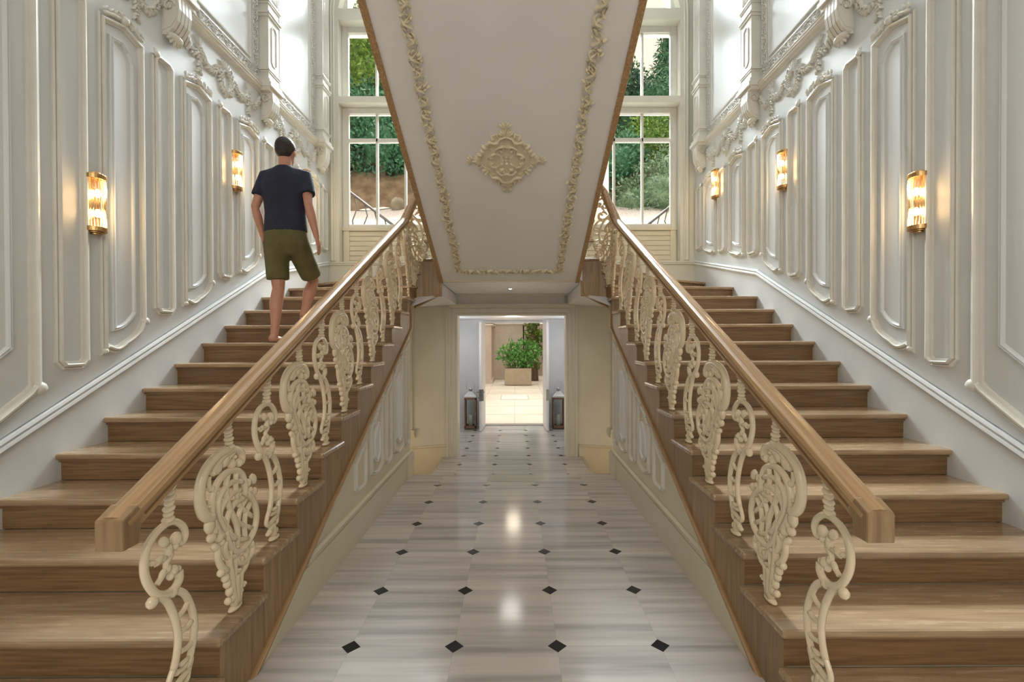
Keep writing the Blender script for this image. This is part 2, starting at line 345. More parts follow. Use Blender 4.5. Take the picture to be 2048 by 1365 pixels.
# ------------------------------------------------------------------ wall panelling
MP = [(0, 0), (0, .014), (.009, .020), (.012, .013), (.017, .013), (.019, .030), (.030, .034), (.035, .027), (.036, .014), (.046, .011), (.05, .009), (.051, 0)]
MPS = [(0, 0), (.002, .012), (.01, .018), (.016, .012), (.024, .022), (.032, .016), (.038, 0)]
def narrow_panel(M, y0, y1, z0, z1):
    c = .045; m = MB()
    m.frame(M, [(y0+c, z0), (y1-c, z0), (y1, z0+c), (y1, z1-c), (y1-c, z1), (y0+c, z1), (y0, z1-c), (y0, z0+c)], MP)
    for u in (y0+.03, ): m.dome(lambda a, b, d: M(a, b, d+.025), u, z1-.02, .03, .02)
    for i in range(3): m.leaf(lambda a, b, d: M(a, b, d+.02), y0+.03, z1-.03, PI*.35+i*.5, .055, .025, .015)
    return m
def crest_panel(M, y0, y1, bot, z1):
    """bot(y) = height of the sloping foot; returns outer frame, inner raised field and leafy crest"""
    w = y1-y0; zl = bot(y0); zr = bot(y1)+.045
    def curve(ya, yb, za, zb, k):
        return [(ya+(yb-ya)*t, za+(zb-za)*(t**k)*.85+(.15*(zb-za) if t > .98 else 0)+.02*math.sin(PI*min(1, t*2))*(-1)) for t in [i/10 for i in range(11)]]
    cur = curve(y0+.05, y1-.01, zl+.03, zr-.02, 2.3)
    outer = [(y0, zl)]+cur+[(y1, zr), (y1, z1), (y1-.03, z1+.0), ((y0+y1)/2, z1+.045), (y0+.03, z1), (y0, z1)]
    m = MB().frame(M, outer, MP)
    m.dome(lambda a, b, d: M(a, b, d+.012), y1-.015, zr+.012, .034, .026); m.dome(lambda a, b, d: M(a, b, d+.02), y0+.02, zl+.03, .02, .02)
    i0, i1 = y0+.085, y1-.085; zi = bot(i0)+.12; zj = bot(i1)+.15
    cin = [(i0+(i1-i0)*t, zi+(zj-zi)*t**2.2) for t in [i/8 for i in range(9)]]
    inner = [(i0, zi)]+cin[1:]+[(i1, z1-.20), (i1-.04, z1-.13), ((i0+i1)/2, z1-.085), (i0+.03, z1-.10), (i0, z1-.10)]
    f = MB().frame(M, inner, MPS)
    f.add([M(u, v, .006) for u, v in inner], [tuple(range(len(inner)))])
    c = MB(); U = lambda a, b, d: M(a, b, d+.024)
    n = 9
    for i in range(n):
        t = i/(n-1); u = y0+.02+(w-.04)*t; v = z1+.02+.045*(1-abs(2*t-1)); sg = 1 if t < .5 else -1
        c.leaf(U, u, v-.012, (.35 if sg > 0 else PI-.35)+random.uniform(-.25, .25), .075, .034, .022)
        c.leaf(U, u, v+.004, (1.1 if sg > 0 else PI-1.1)+random.uniform(-.3, .3), .05, .026, .02)
    c.dome(U, (y0+y1)/2, z1+.055, .034, .035, 9); c.stroke(U, spiral((y0+y1)/2-.05, z1+.04, .035, .008, 0, 5), .01, .016); c.stroke(U, spiral((y0+y1)/2+.05, z1+.035, .008, .032, 5, 10), .01, .016)
    return m, f, c
NAR = [(2.773, 2.998), (3.535, 3.755), (4.30, 4.518), (5.06, 5.305), (5.825, 6.07), (6.585, 6.80)]
CRE = [(3.08, 3.458), (3.84, 4.22), (4.603, 4.992), (5.366, 5.755), (6.13, 6.525)]
PILY = [3.62, 5.025, 6.441]
for s in (-1, 1):
    par = wl[s]; M = lambda u, v, d, s=s: (wy(s, d), u, v)
    for y0, y1 in NAR: narrow_panel(M, y0, y1, baset((y0+y1)/2)+.15, 3.728).build('narrow_panel_moulding', MOULD, par)
    for y0, y1 in CRE:
        m, f, c = crest_panel(M, y0, y1, lambda y: baset(y)+.13, 3.70)
        o = m.build('crested_panel_moulding', MOULD, par); f.build('raised_field', WALL, o); c.build('leaf_crest', MOULD, o)
    # the big panel that runs out of the picture
    yl = 1.05; bot = lambda y: baset(y)+.13
    cur = [(yl+.1+(2.64-yl-.1)*t, bot(yl+.1)+(bot(2.66)-.02-bot(yl+.1))*t**1.25-.06*math.sin(PI*t)) for t in [i/16 for i in range(17)]]
    big = MB().frame(M, [(yl, bot(yl))]+cur+[(2.69, bot(2.69)+.02), (2.69, 5.2), (yl, 5.2)], [(o*1.25, h*1.25) for o, h in MP])
    big.dome(lambda a, b, d: M(a, b, d+.02), 2.672, bot(2.67)+.03, .04, .03)
    i0, i1 = yl+.14, 2.545
    inn = [(i0, bot(i0)+.22)]+[(i0+(i1-i0)*t, bot(i0)+.22+(bot(i1)+.10-bot(i0))*t**1.5) for t in [i/12 for i in range(1, 13)]]+[(i1, 5.05), (i0, 5.05)]
    o = big.build('large_panel_moulding', MOULD, par)
    MB().frame(M, inn, MPS).add([M(u, v, .005) for u, v in inn], [tuple(range(len(inn)))]).build('raised_field', WALL, o)
    # cornice ledge
    lg = MB(); lp = [(0, 0), (-.0, .05), (-.012, .062), (-.02, .05), (-.035, .055), (-.045, .04), (-.06, .045), (-.07, .018), (-.085, .014), (-.095, 0)]
    lg.frame(M, [(2.9, 4.29), (YB, 4.29)], lp, closed=False)
    for p0 in PILY:
        x = [(p0-.03, 4.30), (p0+.25, 4.30)]
        a_, b_ = sorted((wy(s, 0), wy(s, .15)))
        lg.box(a_, b_, p0-.035, p0+.255, 4.255, 4.30); a_, b_ = sorted((wy(s, 0), wy(s, .125))); lg.box(a_, b_, p0-.02, p0+.24, 4.215, 4.256)
    lg.build('cornice_ledge', MOULD, par, bevel=.004)
    # scrolling band above the ledge and upright bands beside the pilasters
    def band(M, length, wd, seed):
        rnd = random.Random(seed); m = MB(); U = lambda u, v, d: M(u, v, d+.004)
        m.frame(M, [(0, 0), (length, 0), (length, wd), (0, wd)], [(0, 0), (0, .010), (.008, .012), (.012, 0)])
        st = wd*.72; n = max(2, int(length/st)); st = length/n
        for i in range(n):
            cx, cy = st*(i+.5), wd*.5; sg = 1 if i % 2 else -1
            m.stroke(U, [(a, b) for a, b in spiral(cx, cy+sg*.004, wd*.33, wd*.07, sg*.4, sg*6.2, 12)], wd*.055, wd*.10)
            for k in range(5):
                an = sg*(k*1.2+rnd.random()*.5); m.leaf(U, cx+math.cos(an)*wd*.22, cy+math.sin(an)*wd*.22, an+.7*sg, wd*.26, wd*.13, wd*.09)
            m.leaf(U, st*i, cy-sg*wd*.3, sg*.9, wd*.4, wd*.16, wd*.09); m.dome(U, cx, cy, wd*.09, wd*.1)
        return m
    o = None
    for i, (ya, yb) in enumerate(((2.9, 3.60), (3.87, 5.02), (5.27, 6.435))):
        m = band(lambda u, v, d: M(ya+u, 4.305+v, d), yb-ya, .125, i); m.build('scroll_band', MOULD, par)
    for i, (y0, wd) in enumerate(((3.48, .11), (3.87, .11), (4.90, .11), (5.275, .11), (6.315, .11), (6.70, .10))):
        band(lambda u, v, d: M(y0+wd-v, 4.44+u, d), 2.9, wd, 10+i).build('upright_scroll_band', MOULD, par)
    for ya, yb in ((4.03, 4.86), (5.44, 6.27)):
        MB().frame(M, [(ya, 4.47), (yb, 4.47), (yb, 8.3), (ya, 8.3)], [(0, 0), (0, .014), (.012, .016), (.018, 0)]).build('upper_panel_moulding', MOULD, par)
    # pilasters on carved brackets
    for p0 in PILY:
        p = MB(); x0, x1 = sorted((wy(s, 0), wy(s, .108))); p.box(x0, x1, p0, p0+.22, 4.30, 9)
        for z0, z1, e in ((4.30, 4.34, .025), (4.42, 4.435, .008), (4.44, 4.46, .014), (5.02, 5.05, .012), (5.05, 5.07, .022), (5.16, 5.18, .010), (5.18, 5.20, .018)):
            x0, x1 = sorted((wy(s, 0), wy(s, .108+e))); p.box(x0, x1, p0-e, p0+.22+e, z0, z1)
        F = lambda u, v, d, s=s: (wy(s, .108+d), u, v)
        c = .035; a_, b_ = p0+.055, p0+.165
        p.frame(F, [(a_+c, 4.52), (b_-c, 4.52), (b_, 4.52+c), (b_, 4.96-c), (b_-c, 4.96), (a_+c, 4.96), (a_, 4.96-c), (a_, 4.52+c)], [(0, 0), (0, .008), (.008, .01), (.012, 0)])
        for i in range(5):
            u = p0+.025+i*.0365; p.frame(F, [(u, 5.24), (u+.024, 5.24), (u+.024, 8.6), (u, 8.6)], [(0, 0), (0, .006), (.006, .008), (.009, 0)])
        o = p.build('pilaster', MOULD, par, bevel=.002)
        # bracket: fluted console with an acanthus curl
        k = MB(); 
        prof = [(.13, 4.215), (.135, 4.12), (.12, 4.03), (.085, 3.97), (.05, 3.94), (.03, 3.92), (0, 3.92), (0, 4.215)]
        for j in range(4):
            ya = p0+.035+j*.038; k.prism([(wy(s, a), b) for a, b in prof], 'y', ya, ya+.030)
        prof2 = [(.12, 4.215), (.125, 4.12), (.11, 4.04), (.07, 3.98), (.0, 3.95), (0, 4.215)]
        k.prism([(wy(s, a), b) for a, b in prof2], 'y', p0+.03, p0+.19)
        for yy in (p0+.025, p0+.195): k.tube([(wy(s, .06+.05*math.cos(t)*(1-t/9)), yy, 4.14+.05*math.sin(t)*(1-t/9)) for t in [i*.45 for i in range(15)]], .011, 6)
        k.ell((wy(s, .05), p0+.11, 3.935), (.035, .075, .028), 10, 6)
        for i in range(7):
            an = PI+.35+i*(PI-.7)/6; k.leaf(lambda a, b, d: M(a, b, d+.03), p0+.11, 3.965, an, .10, .035, .03)
        for i in range(3): k.tube([(wy(s, .03), p0+.19+.03*i, 4.12-.03*i), (wy(s, .06), p0+.23+.02*i, 4.06-.03*i), (wy(s, .03), p0+.22+.02*i, 3.98-.02*i)], .012, 6)
        k.build('carved_bracket', CREAM if False else MOULD, par)
    # garlands: wreath, swags and drops
    def garland(yc, seed, half=.5):
        rnd = random.Random(seed); g = MB(); M2 = lambda u, v, d: M(yc+u, v, d)
        def rope(pts, w, n):
            w *= 1.25
            L = len(pts)-1
            for i in range(n):
                t = i/(n-1)*L; a = min(int(t), L-1); fr_ = t-a; u = pts[a][0]*(1-fr_)+pts[a+1][0]*fr_; v = pts[a][1]*(1-fr_)+pts[a+1][1]*fr_
                an = math.atan2(pts[a+1][1]-pts[a][1], pts[a+1][0]-pts[a][0])
                g.leaf(M2, u, v, an+rnd.uniform(.3, .9), w*1.5, w*.7, w*.75); g.leaf(M2, u, v, an-rnd.uniform(.3, .9), w*1.5, w*.7, w*.75)
                g.dome(M2, u+rnd.uniform(-.3, .3)*w, v+rnd.uniform(-.3, .3)*w, w*.34, w*.8, 6)
        R = .085; ring = [(R*math.cos(a), 3.985+R*1.15*math.sin(a)) for a in [2*PI*i/20 for i in range(21)]]
        rope(ring, .032, 26)
        for sg in (-1, 1):
            sw = [(sg*(.10+.27*t), 4.07-.10*math.sin(PI*t)-.0*t) for t in [i/12 for i in range(13)]]; rope(sw, .034, 15)
            sw = [(sg*(.37+.20*t), 4.07-.09*math.sin(PI*t)+.03*t) for t in [i/8 for i in range(9)]]; rope(sw, .032, 10)
            rope([(sg*.37, 4.08), (sg*.375, 3.88)], .028, 8)
            for i in range(4): g.leaf(M2, sg*.37, 4.09, PI/2+sg*(-.9+i*.5), .09, .03, .022)
            g.stroke(M2, [(sg*.02, 4.10), (sg*.07, 4.15), (sg*.11, 4.13), (sg*.09, 4.09)], .013, .02)
        for i in range(5): g.leaf(M2, 0, 4.08, PI/2+(i-2)*.45, .11, .035, .025)
        g.leaf(M2, 0, 3.89, -PI/2, .07, .04, .02)
        return g
    for i, yc in enumerate((3.02, 4.44, 5.85)): garland(yc, i).build('garland_relief', MOULD, par)

# ------------------------------------------------------------------ side flights
def flight(s):
    nm = 'left' if s < 0 else 'right'
    st = thing('staircase', 'oak staircase flight rising along the %s wall from the marble hall' % nm, 'staircase', (s*1.9, 1.5, 0), 'twin side flights')
    def X(a): return s*a
    def bx(m, a, b, *r): x0, x1 = sorted((X(a), X(b))); return m.box(x0, x1, *r)
    for k in range(1, 13):
        y0 = zf(k, s); y1 = zf(k+1, s)+OV; z = k*RH
        if k == 12:
            m = MB().prism([(X(XN), y0), (X(XW-.006), y0), (X(XW-.006), 5.70), (X(XN), 5.40)], 'z', z-.036, z)
        else: m = bx(MB(), XN, XW-.006, y0, y1, z-.036, z)
        m.build('tread', OAKT, st, bevel=.013)
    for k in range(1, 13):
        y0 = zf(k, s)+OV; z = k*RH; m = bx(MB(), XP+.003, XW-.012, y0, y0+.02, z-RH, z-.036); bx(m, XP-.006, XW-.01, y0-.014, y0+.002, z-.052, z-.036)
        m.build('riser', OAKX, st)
    low = lambda y: .52*(y-2.06)
    for k in range(1, 13):
        y0 = zf(k, s)+OV; y1 = min(zf(k+1, s)+OV, 5.21) if k < 12 else 5.21; z = k*RH-.036
        ya, yb = y0+.0015, y1-.0015
        if yb-ya < .02: continue
        pl = [(ya, z), (ya, max(0.002, low(ya))), (yb, max(0.002, low(yb))), (yb, z)]
        if low(ya) < 0 < low(yb): pl.insert(2, (2.065, .002))
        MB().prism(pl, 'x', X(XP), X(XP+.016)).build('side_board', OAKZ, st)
    # moulding strip under the boards, then its upright end
    tm = MB(); M = lambda u, v, d, s=s: (s*(XS-d), u, v)
    tm.frame(M, [(2.02, low(2.02)+.0), (5.215, low(5.215)), (5.215, 1.90)], [(-.016, 0), (-.016, .022), (-.006, .032), (.006, .032), (.014, .022), (.014, 0)], closed=False)
    tm.build('trim_moulding', OAKY, st)
    # plastered body under the steps
    body = MB().prism([(1.62, 0.001), (5.2, 0.001), (5.2, 1.83), (1.62, .012)], 'x', X(XS), X(XW-.014))
    bo = body.build('panelled_underside_wall', CREAM, st)
    def upan(y0, y1, z0, oval):
        m = MB(); zt0, zt1 = low(y0)-.10, low(y1)-.10
        if oval:
            n = 8; top = [(y1-(y1-y0)*t, zt1+(zt0-zt1)*t+.05*math.sin(PI*t)) for t in [i/n for i in range(n+1)]]
            bt = [(y0+(y1-y0)*t, z0+.045-.045*math.sin(PI*t)) for t in [i/n for i in range(n+1)]]
            m.frame(M, bt+top, MPS); o = m.build('panel_moulding', MOULD, bo)
            i0, i1 = y0+.075, y1-.075
            top = [(i1-(i1-i0)*t, low(i1-(i1-i0)*t)-.24+.05*math.sin(PI*t)) for t in [i/n for i in range(n+1)]]
            bt = [(i0+(i1-i0)*t, z0+.16-.06*math.sin(PI*t)) for t in [i/n for i in range(n+1)]]
            pth = bt+top
            q = MB().frame(M, pth, MPS); q.add([M(u, v, .008) for u, v in pth], [tuple(range(len(pth)))]); q.build('raised_field', WHITE, o)
            q = MB()
            for i in range(7):
                t = i/6; q.leaf(lambda a, b, d: M(a, b, d+.014), y0+.03+(y1-y0-.06)*t, low(y0+(y1-y0)*t)-.085, .9+random.uniform(-.5, .5), .07, .03, .02)
            q.build('leaf_crest', MOULD, o)
        else:
            c = .035; m.frame(M, [(y0+c, z0), (y1-c, z0), (y1, z0+c), (y1, zt1), (y0, zt0), (y0, z0+c)], MPS); m.build('panel_moulding', MOULD, bo)
    for y0, y1, ov in ((3.39, 3.66, False), (3.76, 4.11, True), (4.20, 4.42, False), (4.50, 4.87, True), (4.95, 5.16, False)): upan(y0, y1, .36, ov)
    sk = MB().prism([(2.07, 0), (5.2, 0), (5.2, .22), (2.50, .22)], 'x', X(XS-.02), X(XS))
    sk.frame(M, [(2.60, .275), (4.78, .275), (5.215, .275)], [(0, 0), (0, .012), (-.012, .03), (-.03, .026), (-.05, .02), (-.055, 0)], closed=False)
    bx(sk, XS-.045, XS, 4.98, 5.215, 0, .24)
    sk.build('skirting', CREAM, bo)
    # winders and landing approach
    def wedge(name, pts, z, h=.036, mat=OAKT): return MB().prism([(X(a), b) for a, b in pts], 'z', z-h, z).build(name, mat, st, bevel=.012)
    z13, z14, z15 = 13*RH, 14*RH, 15*RH
    wedge('tread', [(1.10, 5.365), (XW-.006, 5.62), (XW-.006, 6.52), (1.10, 5.47)], z13)
    wedge('tread', [(1.06, 5.40), (XW-.006, 6.47), (XW-.006, YB-.016), (2.02, YB-.016), (1.08, 5.52)], z14)
    def wr(p, q, z0, z1):
        (a, b), (c, d) = p, q; m = MB(); m.add([(X(a), b, z0), (X(c), d, z0), (X(c), d, z1), (X(a), b, z1), (X(a), b+.02, z0), (X(c), d+.02, z0), (X(c), d+.02, z1), (X(a), b+.02, z1)],
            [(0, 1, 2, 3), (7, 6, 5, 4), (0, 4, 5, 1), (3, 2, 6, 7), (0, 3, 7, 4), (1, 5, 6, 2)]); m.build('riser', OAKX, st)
    wr((1.12, 5.405), (XW-.01, 5.66), 12*RH, z13-.036); wr((1.09, 5.445), (XW-.01, 6.51), z13, z14-.036)
    wr((1.09, 5.49), (2.05, YB-.05), z14, z15-.036)
    # curved oak fascia under the winders
    fa = MB()
    plan = [(XP, 5.213, 1.66, 1.98-.04), (XP, 5.40, 1.865, 2.145-.04), (1.115, 5.44, 1.90, 2.31-.04), (1.05, 5.455, 1.935, 2.475-.04), (.83, 5.46, 2.05, 2.475-.04)]
    for (a, b, c, d), (a2, b2, c2, d2) in zip(plan, plan[1:]):
        dm = min(d, d2) if a != a2 else d2
        if (a, b) == (XP, 5.213): c = 1.82
        fa.add([(X(a), b, c), (X(a2), b2, c2), (X(a2), b2, d2), (X(a), b, d2)]+[(X(a+.02), b+.02, c), (X(a2+.02), b2+.02, c2), (X(a2+.02), b2+.02, d2), (X(a+.02), b+.02, d2)],
               [(0, 1, 2, 3), (7, 6, 5, 4), (0, 4, 5, 1), (3, 2, 6, 7), (0, 3, 7, 4), (1, 5, 6, 2)])
    fa.build('fascia', OAKZ, st)
    fm = MB(); Mf = lambda u, v, d: (X(u), 5.455-d, v)
    fm.frame(Mf, [(1.13, 1.895), (.86, 2.035), (.835, 2.035), (.835, 2.20)], [(-.014, -.01), (-.014, .02), (-.004, .028), (.008, .022), (.014, 0)], closed=False)
    fm.build('trim_moulding', OAKY, st)
    # white plaster under the winders
    so = MB(); so.add([(X(1.135), 5.215, 1.88), (X(.835), 5.47, 2.04), (X(.85), 7.1, 2.05), (X(XW-.01), 7.09, 1.95), (X(XW-.01), 5.21, 1.85), (X(.835), 5.47, 2.19), (X(.85), 7.1, 2.19)],
           [(0, 1, 2, 3, 4), (1, 5, 6, 2)])
    so.build('winder_soffit', WHITE, st)
    return st
flight(-1); flight(1)

# landing between the flights, its soffit and the downlight
ld = thing('landing', 'white undersided landing joining both flights below the garden windows', 'landing', (0, 6.2, 2.2))
MB().prism([(-1.05, 5.50), (-.93, 5.47), (.93, 5.47), (1.05, 5.50), (2.03, YB-.016), (-2.03, YB-.016)], 'z', 15*RH-.036, 15*RH).build('landing_boards', OAKT, ld, bevel=.01)
MB().box(-.84, .84, 5.45, 7.1, 2.195, 2.38).build('plaster_soffit', WHITE, ld)
MB().box(-.86, .82, 5.43, 5.455, 2.19, 2.215).build('nosing_strip', OAKY, ld, bevel=.004)
MB().box(-.90, .80, DY_-.012, DY_, 2.055, 2.2).build('lintel_panel', WHITE, ld)
dl = thing('downlight', 'small round recessed downlight in the landing soffit', 'light', (-.02, 6.15, 2.19))
MB().lathe([(.0, 0), (.035, 0), (.037, -.004), (.028, -.006), (.024, -.002)], (-.02, 6.15, 2.192), 20).build('rim', WHITE, dl)
MB().lathe([(0, 0), (.018, 0), (.018, -.004), (0, -.004)], (-.02, 6.15, 2.188), 16).build('lamp', SPOTM, dl)

# ------------------------------------------------------------------ central upper flight with its ornamented soffit
SL = .443; YS, ZS = 5.43, 2.195; CXS = -.022; HW = .823
def sof(y): return ZS+SL*(YS-y)
uf = thing('upper_flight', 'central upper flight seen from below, ornamented plaster soffit between oak strings', 'staircase', (CXS, 5.4, 2.2))
YE = .3
MB().add([(CXS-HW+.03, YS, ZS), (CXS+HW-.03, YS, ZS), (CXS+HW-.03, YE, sof(YE)), (CXS-HW+.03, YE, sof(YE)),
          (CXS-HW+.03, YS, ZS+.06), (CXS+HW-.03, YS, ZS+.06), (CXS+HW-.03, YE, sof(YE)+.06), (CXS-HW+.03, YE, sof(YE)+.06)],
         [(0, 1, 2, 3), (7, 6, 5, 4), (0, 4, 5, 1), (1, 5, 6, 2), (2, 6, 7, 3), (3, 7, 4, 0)]).build('plaster_soffit', PLASTER, uf)
for s in (-1, 1):
    x0, x1 = sorted((CXS+s*(HW-.045), CXS+s*HW)); q = .012
    MB().prism([(YS+.02, ZS-q-.009), (YE, sof(YE)-q), (YE, sof(YE)+.50), (YS+.02, ZS+.44)], 'x', x0, x1).build('string', OAKY, uf, bevel=.004)
MB().box(CXS-HW, CXS+HW, YS-.01, YS+.02, ZS-.006, ZS+.012).build('edge_strip', OAKY, uf)
for i in range(13):
    k = 16+i; y0 = 5.60-i*RH/SL; z = k*RH
    e = .96 if i == 0 else .775
    MB().box(CXS-e, CXS+e, y0-RH/SL-.03, y0, z-.036, z).build('tread', OAKT, uf, bevel=.012)
    MB().box(CXS-e+.05, CXS+e-.05, y0-.055, y0-.038, z-RH, z-.036).build('riser', OAKX, uf)
cs = 1/math.sqrt(1+SL*SL)
def MS(u, v, d):   # u across, v up the slope from the foot, d out of the plaster
    return (CXS+u, YS-v*cs-d*SL*cs, ZS+v*cs*SL-d*cs)
bd = MB(); rnd = random.Random(5)
def rope_relief(m, p, q, wd, rnd):
    p = Vector(p); q = Vector(q); L = (q-p).length; d = (q-p)/L; nn = Vector((-d.y, d.x)); an = math.atan2(d.y, d.x); n = int(L/(wd*1.15))
    for i in range(n):
        sg = 1 if i % 2 else -1; c = p+d*(L*(i+.5)/n)
        m.stroke(MS, [tuple(c+d*(a*wd)+nn*(b*wd*sg)) for a, b in ((-.62, -.30), (-.3, .22), (.05, .36), (.32, .12), (.2, -.12), (0, -.06))], wd*.12, wd*.36)
        m.stroke(MS, [tuple(c+d*(a*wd)+nn*(b*wd*sg)) for a, b in ((-.5, .42), (-.15, .05), (.2, -.32), (.55, -.40))], wd*.10, wd*.30)
        for j in range(4):
            b = c+d*(rnd.uniform(-.5, .5)*wd)+nn*(rnd.uniform(-.36, .36)*wd); m.leaf(MS, b.x, b.y, an+rnd.uniform(-1.4, 1.4)+(PI if rnd.random() < .3 else 0), wd*.46, wd*.22, wd*.28)
        b = c+nn*(sg*-.3*wd); m.dome(MS, b.x, b.y, wd*.1, wd*.28)
vb = .215; HB = .567; VT = (YS-.6)/cs
rope_relief(bd, (-HB, vb), (HB, vb), .088, rnd); rope_relief(bd, (-HB, vb), (-HB, VT), .092, rnd); rope_relief(bd, (HB, vb), (HB, VT), .092, rnd)
bd.build('relief_border', RELIEF, uf)
# diamond medallion
md = MB(); v0 = (YS-3.72)/cs; S = .325
def mm(u, v): return (u, v0+v*1.13)
out = []
for i in range(48):
    t = 2*PI*i/48; c_, s_ = abs(math.cos(t)), abs(math.sin(t)); r = .205/((c_**1.25+s_**1.25)**(1/1.25))*(1.06+.07*math.cos(12*t)); r *= 1.12
    out.append(mm(r*math.cos(t), r*math.sin(t)*1.14))
md.add([MS(u, v, .0) for u, v in out]+[MS(u, v, .008) for u, v in out], [tuple(range(48, 96))]+[(i, (i+1) % 48, 48+(i+1) % 48, 48+i) for i in range(48)])
for sx in (-1, 1):
    for sy in (-1, 1):
        f = lambda pts: [mm(sx*a, sy*b) for a, b in pts]
        md.stroke(MS, f([(.0, .215), (.045, .20), (.06, .165), (.09, .16), (.125, .165), (.145, .13), (.13, .09), (.16, .075), (.19, .06), (.21, .03), (.205, .0)]), .013, .036)
        md.stroke(MS, f([(.0, .125), (.05, .13), (.085, .10), (.08, .06), (.05, .045), (.02, .035)]), .011, .034)
        md.stroke(MS, f([(.08, .065), (.115, .055), (.145, .03), (.15, .0)]), .011, .032)
        md.stroke(MS, f(spiral(.10, .115, .028, .006, 0, 5.5, 9)), .008, .016); md.stroke(MS, f(spiral(.04, .175, .024, .005, 1, 6.5, 9)), .008, .016)
        for a, b, an, L in ((.02, .075, .6, .05), (.03, .09, 1.8, .04), (.055, .075, 2.6, .04), (.10, .02, .5, .05), (.12, .01, 1.2, .045), (.15, .10, .8, .06), (.16, .08, .3, .05), (.09, .17, 1.1, .055), (.06, .19, 1.4, .05), (.19, .04, .6, .05), (.025, .02, .8, .04)):
            md.leaf(MS, *mm(sx*a, sy*b), math.atan2(sy*math.sin(an), sx*math.cos(an)), L, L*.5, .032)
for i in range(4):
    an = i*PI/2; ca, sa = math.cos(an), math.sin(an); R = .225 if i % 2 == 0 else .235
    for k in range(7):
        a = an+(k-3)*.38; md.leaf(MS, *mm(ca*(R-.02), sa*(R-.02)), a, .085 if k == 3 else .065, .028, .03)
    for k in range(5): md.leaf(MS, *mm(ca*(R+.04), sa*(R+.04)), an+(k-2)*.5, .06, .022, .02)
    md.dome(MS, *mm(ca*R, sa*R), .016, .022); md.dome(MS, *mm(ca*.03, sa*.03), .014, .02)
md.dome(MS, *mm(0, 0), .014, .02); md.build('diamond_medallion', RELIEF, uf)
# gallery slab where the flight arrives
struct(MB().box(-XW, XW, -2.2, .35, 4.45, 4.75).build('floor_gallery', PLASTER), 'upper gallery floor')

# ------------------------------------------------------------------ balustrades
# strokes traced on the cast iron: (y along the flight, z above the tread), bar radius
HC, FCL = 1.4976, 921.93
def bp(px_, py_, y0, z0, xr=-1.185):
    """where the sight line through a point of the ironwork meets the upright plane of the railing, relative to its foot"""
    d = fw + rr*((px_-PX-1024)/FPX) - uu*((py_-PY-682.5)/FPX); t = (xr-CAMX)/d.x
    return (t*d.y-y0, CAMH+t*d.z-z0)
A1 = lambda x, y: bp(170+x/2.415, 800+y/2.416, 1.689, .165)
A3 = lambda x, y: bp(400+x/3.413, 900+y/3.4125, 2.335, .495)
B2 = lambda x, y: bp(360+x/3.414, 860+y/3.4125, 2.007, .33)
def iron_stroke(m, conv, pts, r, flat=.9, rr_=None, k=3):
    q = smooth([conv(*p) for p in pts], k); n = len(q)
    r = r*1.2
    rad = [r*(rr_[0]+(rr_[1]-rr_[0])*i/(n-1)) for i in range(n)] if rr_ else r
    m.tube([(0, p[0], p[1]) for p in q], rad, 8, flat=flat)
def blob(m, conv, x, y, r, asp=1.0, th=.012, ang=0):
    a, b = conv(x, y); r *= 1.08; m.ell((0, a, b), (th*1.1, r, r*asp), 8, 5, Matrix.Rotation(ang, 3, 'X'))
def neck(m, yb, z0, z1, yt):
    n = 7
    for i in range(n):
        t = (i+.5)/n; rad = .0135+.0075*(1 if i % 2 == 0 else .55)*(1.1-.25*t); m.ell((0, yb+(yt-yb)*t, z0+(z1-z0)*t), (rad, rad, (z1-z0)/n*.62), 10, 6, Matrix.Rotation(.35, 3, 'X'))
    m.tube([(0, yb, z0-.01), (0, yt, z1+.02)], .011, 8)
def foot(m, y=0.0):
    m.ell((0, y, .011), (.020, .046, .013), 12, 6); m.tube([(0, y-.004, .008), (0, y-.006, .06)], [.017, .012], 8)
